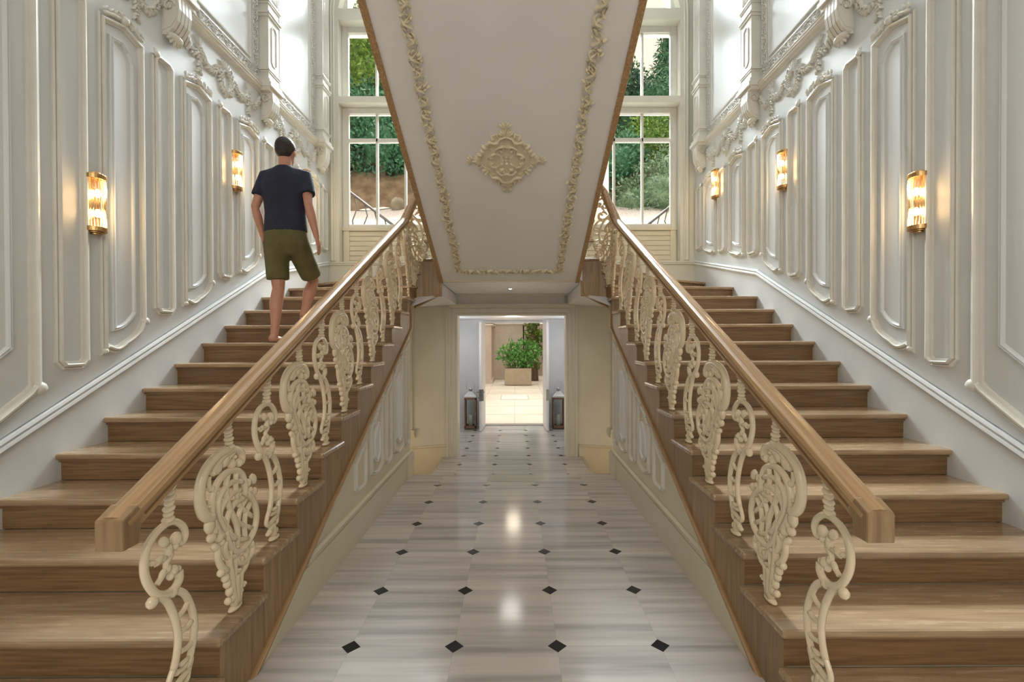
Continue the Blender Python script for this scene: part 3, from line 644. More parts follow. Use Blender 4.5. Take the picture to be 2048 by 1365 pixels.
def baluster_a():
    m = MB(); c = A1; R = .0125
    iron_stroke(m, c, [(432, 665), (462, 690), (482, 650), (470, 608), (430, 585), (385, 600), (340, 640), (305, 695), (287, 755), (283, 820), (298, 880), (335, 930), (380, 938), (425, 912), (452, 865), (450, 825)], R, rr_=(.8, 1.05), k=4)
    blob(m, c, 436, 668, .022, 1.1, .016); blob(m, c, 432, 705, .014, 1, .013); blob(m, c, 425, 820, .018, 1.0, .015); blob(m, c, 447, 812, .011, 1, .01)
    iron_stroke(m, c, [(400, 700), (412, 745), (388, 790), (392, 830)], .0085); iron_stroke(m, c, [(390, 820), (365, 858), (345, 890)], .0085); iron_stroke(m, c, [(390, 755), (350, 780), (318, 790)], .007)
    blob(m, c, 378, 685, .024, .7, .012, -.8); blob(m, c, 352, 775, .022, .55, .01, .5); blob(m, c, 372, 840, .02, .6, .01, .9); blob(m, c, 400, 735, .014, 1.2); blob(m, c, 396, 812, .014, 1.1); blob(m, c, 410, 850, .013, 1)
    blob(m, c, 322, 975, .020, 1, .016); blob(m, c, 418, 925, .021, .9, .016); blob(m, c, 330, 960, .012)
    iron_stroke(m, c, [(322, 985), (345, 950), (385, 962), (415, 1010), (438, 1080), (447, 1150), (440, 1230), (425, 1300)], .0115, k=3)
    iron_stroke(m, c, [(415, 940), (440, 918), (478, 935), (508, 990), (524, 1060), (522, 1140), (508, 1220), (490, 1290)], .0115, k=3)
    for a, b in (((438, 1050), (495, 970)), ((452, 1120), (512, 1062)), ((452, 1215), (515, 1165)), ((436, 1318), (492, 1262))): iron_stroke(m, c, [a, ((a[0]+b[0])/2+6, (a[1]+b[1])/2+4), b], .0085)
    # lower part from the same pattern one step further up
    top = c(425, 1300); t2 = c(490, 1290); c = A3
    e1 = [c(*p) for p in ((472, 400), (455, 455), (448, 500), (462, 515), (500, 470), (525, 445))]; q = smooth([top]+e1, 3); m.tube([(0, a, b) for a, b in q], .0105, 8)
    e2 = [c(*p) for p in ((532, 400), (522, 450), (515, 495), (478, 520))]; q = smooth([t2]+e2, 3); m.tube([(0, a, b) for a, b in q], .0105, 8)
    iron_stroke(m, c, [(490, 405), (528, 380)], .0085) if False else m.tube([(0, *c(492, 408)), (0, *c(528, 384))], .0085, 8)
    blob(m, c, 470, 560, .018, .8, .013, .5); blob(m, c, 512, 545, .016, 1, .013); blob(m, c, 480, 530, .016, 1, .013); blob(m, c, 458, 575, .010)
    iron_stroke(m, c, [(490, 505), (498, 550), (502, 590), (500, 625)], .0135, rr_=(1.1, .9))
    n0 = A1(398, 588); n1 = A1(410, 410); neck(m, n0[0], n0[1], n1[1]+.004, n1[0]); foot(m); return m
def baluster_b():
    m = MB(); c = B2; R = .0125
    iron_stroke(m, c, [(385, 225), (412, 215), (412, 170), (385, 140), (340, 132), (285, 150), (225, 195), (165, 275), (133, 360), (124, 450), (132, 530), (160, 590), (208, 600)], .0185, rr_=(.7, 1.05), k=4)
    blob(m, c, 392, 225, .017, 1.1, .016); blob(m, c, 360, 185, .010)
    iron_stroke(m, c, [(350, 140), (290, 175), (245, 230), (215, 290)], .012); iron_stroke(m, c, [(362, 150), (318, 195), (300, 240)], .010)
    blob(m, c, 245, 262, .030, .8, .014, .7); blob(m, c, 298, 215, .026, .8, .014, .9); blob(m, c, 345, 235, .022, 1, .014); blob(m, c, 215, 295, .014)
    iron_stroke(m, c, [(435, 450), (432, 370), (410, 300), (365, 275), (315, 288), (268, 330), (235, 385), (212, 450), (205, 530), (215, 610), (245, 680), (285, 735)], .0125, k=3)
    blob(m, c, 205, 405, .013); iron_stroke(m, c, [(192, 320), (188, 370), (200, 420)], .007); blob(m, c, 185, 525, .010, .7)
    iron_stroke(m, c, [(418, 355), (370, 350), (318, 375), (275, 430), (250, 500), (252, 580), (285, 660), (320, 720), (370, 745)], .0105)
    iron_stroke(m, c, [(405, 410), (355, 430), (305, 480), (268, 550), (262, 610)], .0105)
    iron_stroke(m, c, [(425, 465), (380, 490), (338, 540), (312, 610), (305, 690)], .0105)
    iron_stroke(m, c, [(318, 300), (305, 390), (312, 480), (345, 570), (375, 640), (385, 720), (380, 790)], .0105)
    iron_stroke(m, c, [(375, 290), (372, 380), (385, 470)], .010); iron_stroke(m, c, [(440, 475), (405, 540), (388, 610), (385, 700)], .010); iron_stroke(m, c, [(472, 500), (440, 570), (432, 650), (436, 740)], .010)
    iron_stroke(m, c, [(438, 430), (480, 465), (508, 530), (514, 600), (500, 680), (470, 745), (430, 800), (390, 832), (350, 815), (318, 760), (300, 690)], .0125, k=3)
    iron_stroke(m, c, [(385, 505), (430, 550), (482, 590)], .009); iron_stroke(m, c, [(340, 570), (400, 640), (480, 668)], .009); iron_stroke(m, c, [(315, 690), (380, 745), (455, 742)], .010); iron_stroke(m, c, [(262, 590), (300, 640), (340, 700)], .009)
    blob(m, c, 490, 335, .030, .62, .013, -1.0); blob(m, c, 455, 362, .020, .9, .013); blob(m, c, 497, 420, .021, .9, .013); blob(m, c, 468, 410, .016, .9, .013); blob(m, c, 440, 440, .014)
    blob(m, c, 192, 655, .026, 1.2, .016); blob(m, c, 205, 735, .024, .8, .015); blob(m, c, 258, 735, .022, .9, .015); blob(m, c, 225, 690, .020, 1, .013); blob(m, c, 275, 765, .016)
    iron_stroke(m, c, [(222, 800), (245, 815), (250, 880), (275, 940), (312, 965)], .0125); blob(m, c, 222, 800, .013)
    iron_stroke(m, c, [(300, 760), (295, 820), (320, 870), (365, 862), (375, 835)], .0115); iron_stroke(m, c, [(470, 770), (488, 800), (470, 860), (425, 905), (385, 900), (375, 870)], .0125); iron_stroke(m, c, [(440, 800), (450, 840), (420, 880)], .009)
    blob(m, c, 345, 800, .018, 1.4, .012); blob(m, c, 405, 885, .020, .8, .014); blob(m, c, 330, 845, .014, 1, .012); blob(m, c, 438, 862, .016, 1, .012)
    iron_stroke(m, c, [(325, 850), (328, 920), (338, 980), (345, 1050), (352, 1120), (366, 1210)], .0155, rr_=(.8, 1.0)); iron_stroke(m, c, [(365, 860), (366, 940), (360, 1010)], .011)
    iron_stroke(m, c, [(452, 880), (430, 940), (405, 975), (400, 1050), (395, 1120), (382, 1220)], .0135); iron_stroke(m, c, [(310, 965), (355, 975), (410, 955)], .010); iron_stroke(m, c, [(372, 990), (374, 1090), (374, 1190)], .016)
    for x, y, r in ((268, 978, .014), (300, 1010, .018), (312, 1052, .017), (330, 1100, .020), (318, 1170, .014), (345, 1150, .018), (405, 1045, .012), (415, 1060, .010), (392, 1075, .011), (402, 1095, .010), (385, 1150, .020), (425, 1045, .009)): blob(m, c, x, y, r, 1.1, .015)
    n0 = c(328, 128); n1 = bp(452, 845, 2.007, .33); neck(m, n0[0], n0[1], n1[1]+.004, n1[0]); foot(m, -.002); return m
def mesh_of(m, name):
    o = m.build(name, IRON); me = o.data; D.objects.remove(o); return me
BA, BB = mesh_of(baluster_a(), 'baluster_slim'), mesh_of(baluster_b(), 'baluster_basket')
RP_ = [(-.026, -.040), (-.026, -.031), (-.037, -.029), (-.039, -.023), (-.037, -.017), (-.027, -.013), (-.027, -.007), (-.041, -.002), (-.045, .008), (-.044, .020), (-.037, .034), (-.022, .042)]
RP = RP_+[(0, .045)]+[(-a, b) for a, b in reversed(RP_)]
def sweep_rail(m, path):
    P = [Vector(p) for p in path]; n = len(P); rows = []
    for i in range(n):
        d1 = (P[i]-P[i-1]).normalized() if i else (P[1]-P[0]).normalized(); d2 = (P[i+1]-P[i]).normalized() if i < n-1 else d1
        t = (d1+d2).normalized(); lat = t.cross(Vector((0, 0, 1)))
        lat = lat.normalized(); up = lat.cross(t); k = 1/max(.5, t.dot(d1)); rows.append([P[i]+lat*a+up*b*k for a, b in RP])
    q = len(RP); vs = [v for r in rows for v in r]
    fs = [(i*q+k, i*q+(k+1) % q, (i+1)*q+(k+1) % q, (i+1)*q+k) for i in range(n-1) for k in range(q)]+[tuple(range(q)), tuple((n-1)*q+k for k in range(q))]
    return m.add(vs, fs, False)
for s in (-1, 1):
    nm = 'left' if s < 0 else 'right'; dy = s*.019; Y0_ = 1.40+dy
    xr = 1.178
    bl = thing('balustrade', 'oak handrail on cream scrollwork balusters along the %s flight' % nm, 'balustrade', (s*xr, 1.70, .165), 'pair of stair balustrades')
    ztop = lambda y: .962+.511*(y-Y0_)
    r_ = MB(); zc = lambda y: ztop(y)-.050
    pts = [(s*xr, Y0_+.03, zc(Y0_+.03)), (s*xr, 5.12, zc(5.12)), (s*(xr-.10), 5.36, 3.21), (s*.93, 5.36, 3.42), (s*.91, 5.20, 3.52), (s*.905, .6, 3.52+SL*4.6)]
    sweep_rail(r_, pts); r_.build('handrail', OAKY, bl)
    e = MB().prism([(Y0_, ztop(Y0_)-.004), (Y0_, .864), (Y0_+.066, .864), (Y0_+.070, zc(Y0_+.07)-.03), (Y0_+.10, zc(Y0_+.10)-.03), (Y0_+.06, ztop(Y0_+.06)-.002)], 'x', s*xr-.043, s*xr+.043)
    e.build('handrail_end', OAKZ, bl, bevel=.006)
    for k in range(1, 13):
        me = BB if k % 2 == 0 else BA; o = D.objects.new('baluster', me); COL.objects.link(o); o.parent = bl
        y = 2.005+(k-2)*T+(s+1)*.019; x = xr
        if k == 12: x, y = 1.16, y+.02
        o.location = Vector((s*x, y, k*RH))-bl.location
        if k == 1 or k == 2: o['label'] = 'slim scroll and ladder baluster' if k == 1 else 'wide basket scrollwork baluster'
    for x, y, z, me, rz in ((1.13, 5.36, 2.145, BB, .5), (1.02, 5.44, 2.475, BA, 1.57), (.92, 5.40, 2.64, BB, 0), (.905, 5.08, 2.80, BA, 0), (.905, 4.7, 2.97, BB, 0)):
        o = D.objects.new('baluster', me); COL.objects.link(o); o.parent = bl; o.location = Vector((s*x, y, z))-bl.location; o.rotation_euler = (0, 0, s*rz)

# ------------------------------------------------------------------ wall sconces
def sconce(loc, s, label):
    t = thing('wall_sconce', label, 'wall lamp', loc, 'crystal rod wall sconces')
    x, y, z = loc; X = lambda d: x-s*d; H_ = .37
    m = MB(); a, b = sorted((X(0), X(.022))); m.box(a, b, y-.052, y+.052, z, z+H_).build('backplate', BRASS, t, bevel=.003)
    for nm, z0, z1, sg in (('top_rim', H_-.03, H_, 1), ('bottom_rim', 0, .03, -1)):
        m = MB()
        for r, za, zb in ((.060, z0, z1), (.045, z1 if sg > 0 else z0-.008, z1+.008 if sg > 0 else z0), (.028, (z1+.008) if sg > 0 else z0-.018, (z1+.016) if sg > 0 else z0-.008)):
            n = 14; poly = [(X(.02), y-r)]+[(X(.03+r*math.sin(PI*i/n)), y-r*math.cos(PI*i/n)) for i in range(n+1)]+[(X(.02), y+r)]
            m.prism(poly, 'z', z+za, z+zb)
        m.build(nm, BRASSD, t, bevel=.002)
    g = MB()
    for i in range(11):
        an = PI*(i+.5)/11; g.tube([(X(.03+.052*math.sin(an)), y-.052*math.cos(an), z+.03), (X(.03+.052*math.sin(an)), y-.052*math.cos(an), z+H_-.03)], .0068, 8)
    g.build('glass_rods', RODG, t)
    for zz in (.115, .245):
        MB().lathe([(.0, 0), (.012, .004), (.017, .02), (.017, .034), (.010, .05), (0, .054)], (X(.045), y, z+zz-.02), 12).build('bulb', BULB, t)
        l = D.lights.new('bulb_light', 'POINT'); l.energy = 2.3; l.color = (1, .66, .32); l.shadow_soft_size = .03
        lo = D.objects.new('bulb_light', l); COL.objects.link(lo); lo.parent = t; lo.location = (-s*.075, 0, zz)
for s, side in ((-1, 'left'), (1, 'right')):
    for i, (y, z) in enumerate(((3.035, 2.215), (4.555, 2.985), (6.085, 3.365))):
        sconce((s*(XW-.002), y-.01, z), s, 'brass crystal rod sconce on the %s wall, %s' % (side, ('nearest and lowest', 'second of three', 'farthest, by the window')[i]))

# ------------------------------------------------------------------ doorway, passage and double door
DY = 7.10
dw = MB()
dw.box(-XW, -.84, DY, DY+.22, -.8, 2.5).box(.82, XW, DY, DY+.22, -.8, 2.5).box(-.84, .82, DY, DY+.22, 1.885, 2.5)
struct(dw.build('wall_under_landing', BACKW), 'cream wall around the lower doorway')
cs_ = MB(); MD = lambda u, v, d: (u, DY-d, v)
cs_.frame(MD, [(.82, LOW), (.82, 1.885), (-.84, 1.885), (-.84, LOW)], [(0, 0), (0, .03), (-.012, .04), (-.03, .036), (-.036, .02), (-.075, .024), (-.08, .036), (-.10, .034), (-.108, .02), (-.14, .026), (-.15, .045), (-.175, .045), (-.18, 0)], closed=False)
struct(cs_.build('trim_2', BACKW), 'stepped cream casing of the lower doorway')
bt = MB()
for s in (-1, 1):
    pts = [(s*XW, DY-.03), (s*1.03, DY-.03)]
    bt.add([(s*1.02, DY-.02, LOW+.16), (s*XW, DY-.02, -.25), (s*XW, DY-.02, -.8), (s*1.02, DY-.02, -.8), (s*1.02, DY, LOW+.17), (s*XW, DY, -.24), (s*XW, DY, -.8), (s*1.02, DY, -.8)], [(0, 1, 2, 3), (0, 4, 5, 1)])
    bt.frame(MD, [(s*1.02, LOW+.17), (s*XW, -.24)], [(-.02, 0), (-.02, .03), (0, .04), (.012, .03), (.018, 0)], closed=False)
    # small sill ledge of the stairwell
    x0, x1 = sorted((s*1.50, s*2.6)); bt.box(x0, x1, DY-.08, DY, .06, .13); bt.box(x0, x1, DY-.05, DY, .0, .059); x0, x1 = sorted((s*1.535, s*1.62)); bt.box(x0, x1, DY-.05, DY, .131, 1.9)
struct(bt.build('trim_3', CREAM), 'sloping baseboard in the side stairwells')
pg = MB(); PE = 9.66
pg.box(-1.62, -1.5, DY+.22, PE+.2, -.5, 2.2).box(1.5, 1.62, DY+.22, PE+.2, -.5, 2.2).box(-1.6, 1.6, DY+.22, PE+.2, 1.93, 2.1)
pg.box(-1.6, -.60, PE, PE+.16, -.5, 2.0).box(.635, 1.6, PE, PE+.16, -.5, 2.0).box(-.60, .635, PE, PE+.16, 1.87, 2.0)
pg.box(-1.5, -.62, PE-.016, PE, LOW, LOW+.13).box(.65, 1.5, PE-.016, PE, LOW, LOW+.13)
struct(pg.build('wall_passage', WHITE), 'white walls of the passage behind the lower doorway')
dr = MB(); dr.frame(lambda u, v, d: (u, PE-d, v), [(.635, LOW), (.635, 1.87), (-.60, 1.87), (-.60, LOW)], [(0, 0), (0, .012), (-.035, .016), (-.045, 0)], closed=False)
d1 = struct(dr.build('door_1', WHITE), 'open white double door to the courtyard')
struct(MB().box(-.60, .635, PE-.02, PE+.2, LOW, LOW+.012).build('trim_4', noisy('threshold_metal', (.25, .24, .22), (.3, .29, .27), .4)), 'metal threshold of the courtyard door')
for s, hx in ((-1, -.585), (1, .62)):
    m = MB(); x0 = hx; x1 = hx+s*.045; a, b = sorted((x0, x1)); tilt = s*.035
    def lf(m, ya, yb, za, zb, e=0.):
        m.add([(x+(tilt if y == ya else 0)*1., y, z) for x in (a-e, b+e) for y in (ya, yb) for z in (za, zb)], [(0, 1, 3, 2), (4, 6, 7, 5), (0, 4, 5, 1), (2, 3, 7, 6), (0, 2, 6, 4), (1, 5, 7, 3)])
    lf(m, PE-.64, PE-.01, LOW+.012, 1.86); 
    for za, zb in ((LOW+.13, .35), (.52, 1.72)): lf(m, PE-.54, PE-.11, za, zb, .008)
    o = m.build('door_leaf', WHITE, d1, bevel=.003)
    h = MB(); xm = (a+b)/2+tilt
    hz = .42
    lf(h, PE-.645, PE-.60, hz-.11, hz+.12, .004)
    for g in (-1, 1): h.tube([(xm+g*.02, PE-.60, hz+.06), (xm+g*.07, PE-.60, hz+.06), (xm+g*.075, PE-.48, hz+.06)], .008, 8); h.tube([(xm+g*.02, PE-.60, hz-.05), (xm+g*.045, PE-.60, hz-.05)], .014, 10)
    if s < 0: h.build('door_handle', noisy('dark_steel', (.2, .2, .2), (.3, .3, .3), .3, metal=1.), o)
    else:
        MB().box(xm-.03, xm+.03, PE-.652, PE-.64, hz-.10, hz+.12).build('lock_plate', noisy('lock_brass', (.35, .38, .3), (.45, .46, .36), .4, metal=.6), o)

# lanterns
LWOOD = noisy('weathered_lantern_wood', (.20, .10, .06), (.30, .16, .10), .6, (8, 8, 1.5), 5, 5, .1)
TINM = noisy('brushed_tin', (.62, .62, .6), (.75, .75, .73), .3, (1, 1, 6), 8, 3, metal=.8)
WAX = noisy('candle_wax', (.75, .72, .62), (.8, .77, .68), .5)
def lantern(x, y, s, label):
    t = thing('floor_lantern', label, 'lantern', (x, y, LOW), 'pair of candle lanterns'); w_ = .105; z0 = LOW
    m = MB()
    for a in (-1, 1):
        for b in (-1, 1): m.box(x+a*w_-.013, x+a*w_+.013, y+b*w_-.013, y+b*w_+.013, z0+.03, z0+.64)
    for za, zb in ((.03, .075), (.60, .64)):
        m.box(x-w_-.013, x+w_+.013, y-w_-.013, y-w_+.013, z0+za, z0+zb).box(x-w_-.013, x+w_+.013, y+w_-.013, y+w_+.013, z0+za, z0+zb)
        m.box(x-w_-.012, x-w_+.012, y-w_, y+w_, z0+za, z0+zb).box(x+w_-.012, x+w_+.012, y-w_, y+w_, z0+za, z0+zb)
    m.box(x-w_-.01, x+w_+.01, y-w_-.01, y+w_+.01, z0+.025, z0+.04)
    for a in (-1, 1):
        for b in (-1, 1): m.box(x+a*w_-.01, x+a*w_+.01, y+b*w_-.01, y+b*w_+.01, z0, z0+.026)
    m.build('frame', LWOOD, t, bevel=.002)
    g = MB()
    for a in (-1, 1): g.box(x+a*(w_+.002)-.001, x+a*(w_+.002)+.001, y-w_, y+w_, z0+.07, z0+.605); g.box(x-w_, x+w_, y+a*(w_+.002)-.001, y+a*(w_+.002)+.001, z0+.07, z0+.605)
    g.build('glass_panes', LANTG, t)
    r = MB(); q = w_+.022
    r.add([(x-q, y-q, z0+.64), (x+q, y-q, z0+.64), (x+q, y+q, z0+.64), (x-q, y+q, z0+.64), (x-q, y-q, z0+.665), (x+q, y-q, z0+.665), (x+q, y+q, z0+.665), (x-q, y+q, z0+.665)]+
          [(x-.065, y-.065, z0+.735), (x+.065, y-.065, z0+.735), (x+.065, y+.065, z0+.735), (x-.065, y+.065, z0+.735), (x-.04, y-.04, z0+.76), (x+.04, y-.04, z0+.76), (x+.04, y+.04, z0+.76), (x-.04, y+.04, z0+.76)],
          [(0, 1, 2, 3)]+[(b+i, b+(i+1) % 4, b+4+(i+1) % 4, b+4+i) for b in (0, 4, 8) for i in range(4)]+[(12, 13, 14, 15)])
    r.lathe([(.032, .76), (.032, .80), (.045, .805), (.02, .825), (.008, .84)], (x, y, z0), 12)
    r.build('tin_roof', TINM, t)
    MB().tube([(x-.075, y, z0+.80), (x-.085, y, z0+.90), (x-.05, y, z0+.955), (x, y, z0+.97), (x+.05, y, z0+.955), (x+.085, y, z0+.90), (x+.075, y, z0+.80)], .0045, 6).tube([(x-.075, y, z0+.80), (x+.075, y, z0+.80)], .003, 6).build('carrying_ring', TINM, t)
    c = MB().lathe([(0, .04), (.045, .04), (.045, .27), (.04, .28), (0, .277)], (x, y, z0), 18).tube([(x, y, z0+.27), (x, y, z0+.295)], .002, 5); tag(c.build('candle', WAX), 'cream pillar candle standing inside the lantern at the %s of the doorway' % s, 'candle', 'lantern candles')
    MB().ell((x-w_-.016, y-w_, z0+.33), (.006, .006, .006)).build('latch', TINM, t)
lantern(-.865, 9.36, 'left', 'wooden lantern with tin roof on the marble left of the open door')
lantern(.915, 9.36, 'right', 'wooden lantern with tin roof on the marble right of the open door')

# ------------------------------------------------------------------ courtyard beyond the door
PAVE = noisy('pale_paving', (.66, .60, .50), (.74, .68, .58), .6, (1, 1, 1), 1.5, 5)
STUC = noisy('pink_cream_stucco', (.60, .50, .43), (.66, .56, .48), .8, (1, 1, 1), 5, 4, .05)
COPE = noisy('pale_coping', (.74, .70, .64), (.78, .74, .68), .6, (1, 1, 1), 4, 3)
struct(MB().box(-8, 8, PE+.2, 27, LOW-.3, LOW-.01).build('floor_courtyard', PAVE), 'pale cream courtyard paving')
jt = MB(); JM = noisy('paving_joint', (.48, .42, .34), (.52, .46, .38), .8)
for y in (11.2, 12.6, 14.1, 15.6, 17.2): jt.box(-1.8, 1.8, y, y+.012, LOW-.012, LOW-.006)
for x in (-.9, .02, .95): jt.box(x, x+.012, PE+.2, 21, LOW-.012, LOW-.006)
struct(jt.build('trim_5', JM), 'joints of the courtyard paving')
hc = thing('access_cover', 'square paved access cover set in the courtyard floor', 'cover', (.02, 14.6, LOW))
MB().box(-.42, .46, 13.95, 15.1, LOW-.012, LOW-.001).build('rim', JM, hc); MB().box(-.39, .43, 13.98, 15.07, LOW-.01, LOW+.003).build('infill', COPE, hc)
cw = MB()
cw.box(-2.05, -1.85, PE+.2, 23, LOW-.3, 6).box(1.85, 2.05, PE+.2, 24, LOW-.3, 6)
cw.box(-1.85, .45, 21.2, 21.5, LOW-.1, 2.24).box(.40, .50, 21.2, 23.6, LOW-.1, 2.2).box(.45, 3, 23.5, 23.8, LOW-.1, 2.35)
cw.box(-1.85, -.95, 19.2, 21.2, LOW-.1, 2.24).box(-1.85, -.90, 19.15, 21.2, LOW-.1, LOW+.15).box(-.95, .46, 21.16, 21.2, LOW-.1, LOW+.12).box(.45, 3, 23.46, 23.5, LOW-.1, LOW+.2)
struct(cw.build('wall_courtyard', STUC), 'pinkish stucco courtyard walls')
struct(MB().box(-1.85, -.88, 19.1, 21.6, 2.24, 2.40).box(-1.85, .54, 21.1, 21.6, 2.24, 2.40).box(-1.85, -.86, 19.08, 21.2, 2.14, 2.18).build('trim_6', COPE), 'pale coping on the courtyard wall')

def leafmat(name, c1, c2, c3):
    m, b = base_mat(name, c1, .55); nt = m.node_tree; tc = nd(nt, 'ShaderNodeTexCoord')
    n = nd(nt, 'ShaderNodeTexNoise'); n.inputs['Scale'].default_value = 5.5; n.inputs['Detail'].default_value = 6; n.inputs['Roughness'].default_value = .75; nt.links.new(tc.outputs['Object'], n.inputs['Vector'])
    cr = nd(nt, 'ShaderNodeValToRGB'); e = cr.color_ramp.elements; e[0].position = .36; e[0].color = (*c1, 1); e[1].position = .66; e[1].color = (*c3, 1); k = e.new(.5); k.color = (*c2, 1)
    nt.links.new(n.outputs['Fac'], cr.inputs[0]); nt.links.new(cr.outputs[0], b.inputs['Base Color']); return m
LG = [leafmat('blue_green_leaves', (.02, .075, .035), (.055, .18, .09), (.13, .31, .16)),
      leafmat('yellow_green_leaves', (.05, .12, .02), (.14, .27, .04), (.32, .40, .06)),
      leafmat('grey_green_leaves', (.06, .12, .06), (.15, .25, .14), (.28, .38, .24)),
      leafmat('dark_leaves', (.012, .045, .025), (.03, .10, .05), (.07, .18, .08)),
      leafmat('glossy_shrub_leaves', (.03, .12, .025), (.10, .32, .06), (.30, .55, .16))]
BARK = noisy('bark', (.12, .08, .05), (.22, .16, .11), .85, (6, 6, 1), 4, 5, .3, .02)
def foliage_mesh(blobs, n, size, seed, asp=.45, droop=0., core=True):
    """leaf clouds over irregular rounded masses: blobs [(centre, radii)]"""
    rnd = random.Random(seed); m = MB(); tot = sum(b[1][0]*b[1][2] for b in blobs); vs = []; fs = []
    for c, r in blobs:
        k = int(n*r[0]*r[2]/tot)
        for i in range(k):
            u = Vector((rnd.gauss(0, 1), rnd.gauss(0, 1), rnd.gauss(0, 1))).normalized(); q = rnd.uniform(.62, 1.08)+.10*math.sin(u.x*7+u.z*5+seed)
            p = Vector(c)+Vector((u.x*r[0]*q, u.y*r[1]*q, u.z*r[2]*q)); L = size*rnd.uniform(.6, 1.4)
            d = (u*.6+Vector((rnd.uniform(-1, 1), rnd.uniform(-1, 1), rnd.uniform(-1, 1)-droop))).normalized(); w_ = d.cross(Vector((rnd.gauss(0, 1), rnd.gauss(0, 1), rnd.gauss(0, 1)))).normalized()*L*asp*.5
            o = len(vs); vs += [p, p+d*L*.5+w_, p+d*L, p+d*L*.5-w_]; fs.append((o, o+1, o+2, o+3))
    m.add(vs, fs, False)
    for c, r in (blobs if core else ()): m.ell(c, (r[0]*.62, r[1]*.62, r[2]*.62), 10, 7)
    return m
def bush(name, label, cat, group, loc, blobs, n, size, mat, seed, trunk=True, **kw):
    t = thing(name, label, cat, loc, group); x, y, z = loc
    foliage_mesh([((x+a, y+b, z+c), r) for (a, b, c), r in blobs], n, size, seed, **kw).build('foliage', mat, t)
    if trunk:
        h = blobs[0][0][2]; MB().tube([(x, y, z-.3), (x+.05, y, z+h*.5), (x, y, z+h)], [.12, .09, .05], 8).build('trunk', BARK, t)
    return t

# planter with laurel shrubs, ivy-clad trunk
pt = thing('planter', 'square taupe planter of leafy green shrubs standing in the courtyard', 'planter', (.15, 18.7, LOW))
PLM = noisy('taupe_planter', (.40, .32, .22), (.44, .36, .26), .6)
MB().box(-.385, .685, 18.35, 19.1, LOW+.012, .385).build('box', PLM, pt, bevel=.01); MB().box(-.36, .66, 18.37, 19.08, .36, .388).build('soil', BARK, pt)
MB().box(-.37, .67, 18.37, 19.08, LOW, LOW+.03).build('plinth', noisy('shadow_gap_metal', (.08, .07, .06), (.1, .09, .08), .6), pt)
foliage_mesh([((-.38, 18.7, .98), (.24, .24, .26)), ((-.10, 18.7, 1.12), (.22, .25, .34)), ((.18, 18.7, .85), (.26, .24, .34)), ((.36, 18.7, 1.18), (.25, .25, .34)), ((.72, 18.75, 1.05), (.30, .25, .36)), ((-.1, 18.7, .65), (.24, .2, .22)), ((.5, 18.7, .70), (.26, .2, .24))], 900, .20, 3, .34, .2, core=False).build('foliage', LG[4], pt)
st_ = MB()
for i in range(9):
    x = -.25+i*.1; st_.tube([(x, 18.7, .38), (x+(i-4)*.03, 18.7, .7), (x+(i-4)*.07, 18.72, 1.1)], .012, 6)
st_.build('stems', BARK, pt)
it = thing('ivy_covered_trunk', 'thick tree trunk wrapped in ivy rising behind the planter', 'tree', (.85, 20.6, LOW))
MB().tube([(.85, 20.6, LOW-.1), (.80, 20.6, 1), (.82, 20.6, 2), (.75, 20.6, 3.4)], [.24, .20, .19, .17], 10).build('trunk', BARK, it)
foliage_mesh([((.82, 20.6, .5+i*.45), (.28, .28, .34)) for i in range(6)]+[((1.25, 20.5, 1.75), (.28, .2, .2)), ((1.35, 20.5, 1.1), (.14, .2, .5))], 1500, .14, 8, .6).build('ivy', LG[1], it)

# ------------------------------------------------------------------ hillside garden seen through the tall windows
GRAV = noisy('pink_gravel', (.27, .24, .22), (.50, .44, .41), .9, (1, 1, 1), 22, 5, .3, .03, lo=.3, hi=.55)
SOIL = noisy('brown_earth_bank', (.13, .085, .05), (.27, .19, .12), .95, (1, 1, 1), 3, 6, .4, .05)
GRASS = noisy('hillside_undergrowth', (.02, .05, .02), (.07, .12, .04), .95, (1, 1, 1), 5, 5, .4, .05)
def patch(f, xs, ys):
    nx, ny = len(xs), len(ys); return MB().add([(x, y, f(x, y)) for x in xs for y in ys], [(i*ny+j, i*ny+j+1, (i+1)*ny+j+1, (i+1)*ny+j) for i in range(nx-1) for j in range(ny-1)], True)
rng = lambda a, b, n: [a+(b-a)*i/n for i in range(n+1)]
gz = lambda x, y: 3.02+.415*(y-7.5)+.05*math.sin(x*2.1+y)+.03*math.sin(y*3.3-x)-.16*(abs(x)-2)*.3
sz = lambda x, y: (gz(x, 13.1)-.06+min(1, max(0, (y-13.0)/.55))*1.15+max(0, y-13.5)*.62+.12*math.sin(x*3+y*2))
for s, nm in ((-1, 'left'), (1, 'right')):
    xs = rng(1.86, 16, 24); xs = [s*x for x in xs]
    struct(patch(gz, xs, rng(7.4, 13.4, 16)).build('gravel_bank', GRAV), 'pinkish gravel bank outside the %s window' % nm)
    struct(patch(sz, xs, rng(12.95, 13.6, 5)+rng(13.8, 30, 14)).build('earth_slope', SOIL), 'brown earth bank behind the gravel, %s side' % nm)
hz = lambda x, y: 4+max(0, y-27)*.8
struct(patch(hz, rng(-2, 2, 4), rng(27, 34, 4)).build('garden_slope', GRASS))
B = lambda *a: [((a[i], a[i+1], a[i+2]), (a[i+3], a[i+4], a[i+5])) for i in range(0, len(a), 6)]
GS = 'hillside shrubs and trees'
bush('hillside_shrub', 'brownish green shrub on the bank at the far left of the left window', 'shrub', GS, (-5.25, 13.9, 6.2), B(0, 0, 1.0, .85, .8, 1.1, .4, .4, 1.9, .8, .8, .9), 3800, .13, LG[2], 1)
bush('hillside_shrub', 'blue-green bush overhanging the earth bank in the left window', 'shrub', GS, (-3.9, 13.7, 6.2), B(0, 0, 1.1, .95, .8, .95, .9, .1, .95, .9, .8, .85, -.4, .2, 1.9, .9, .8, .9), 5200, .14, LG[0], 2)
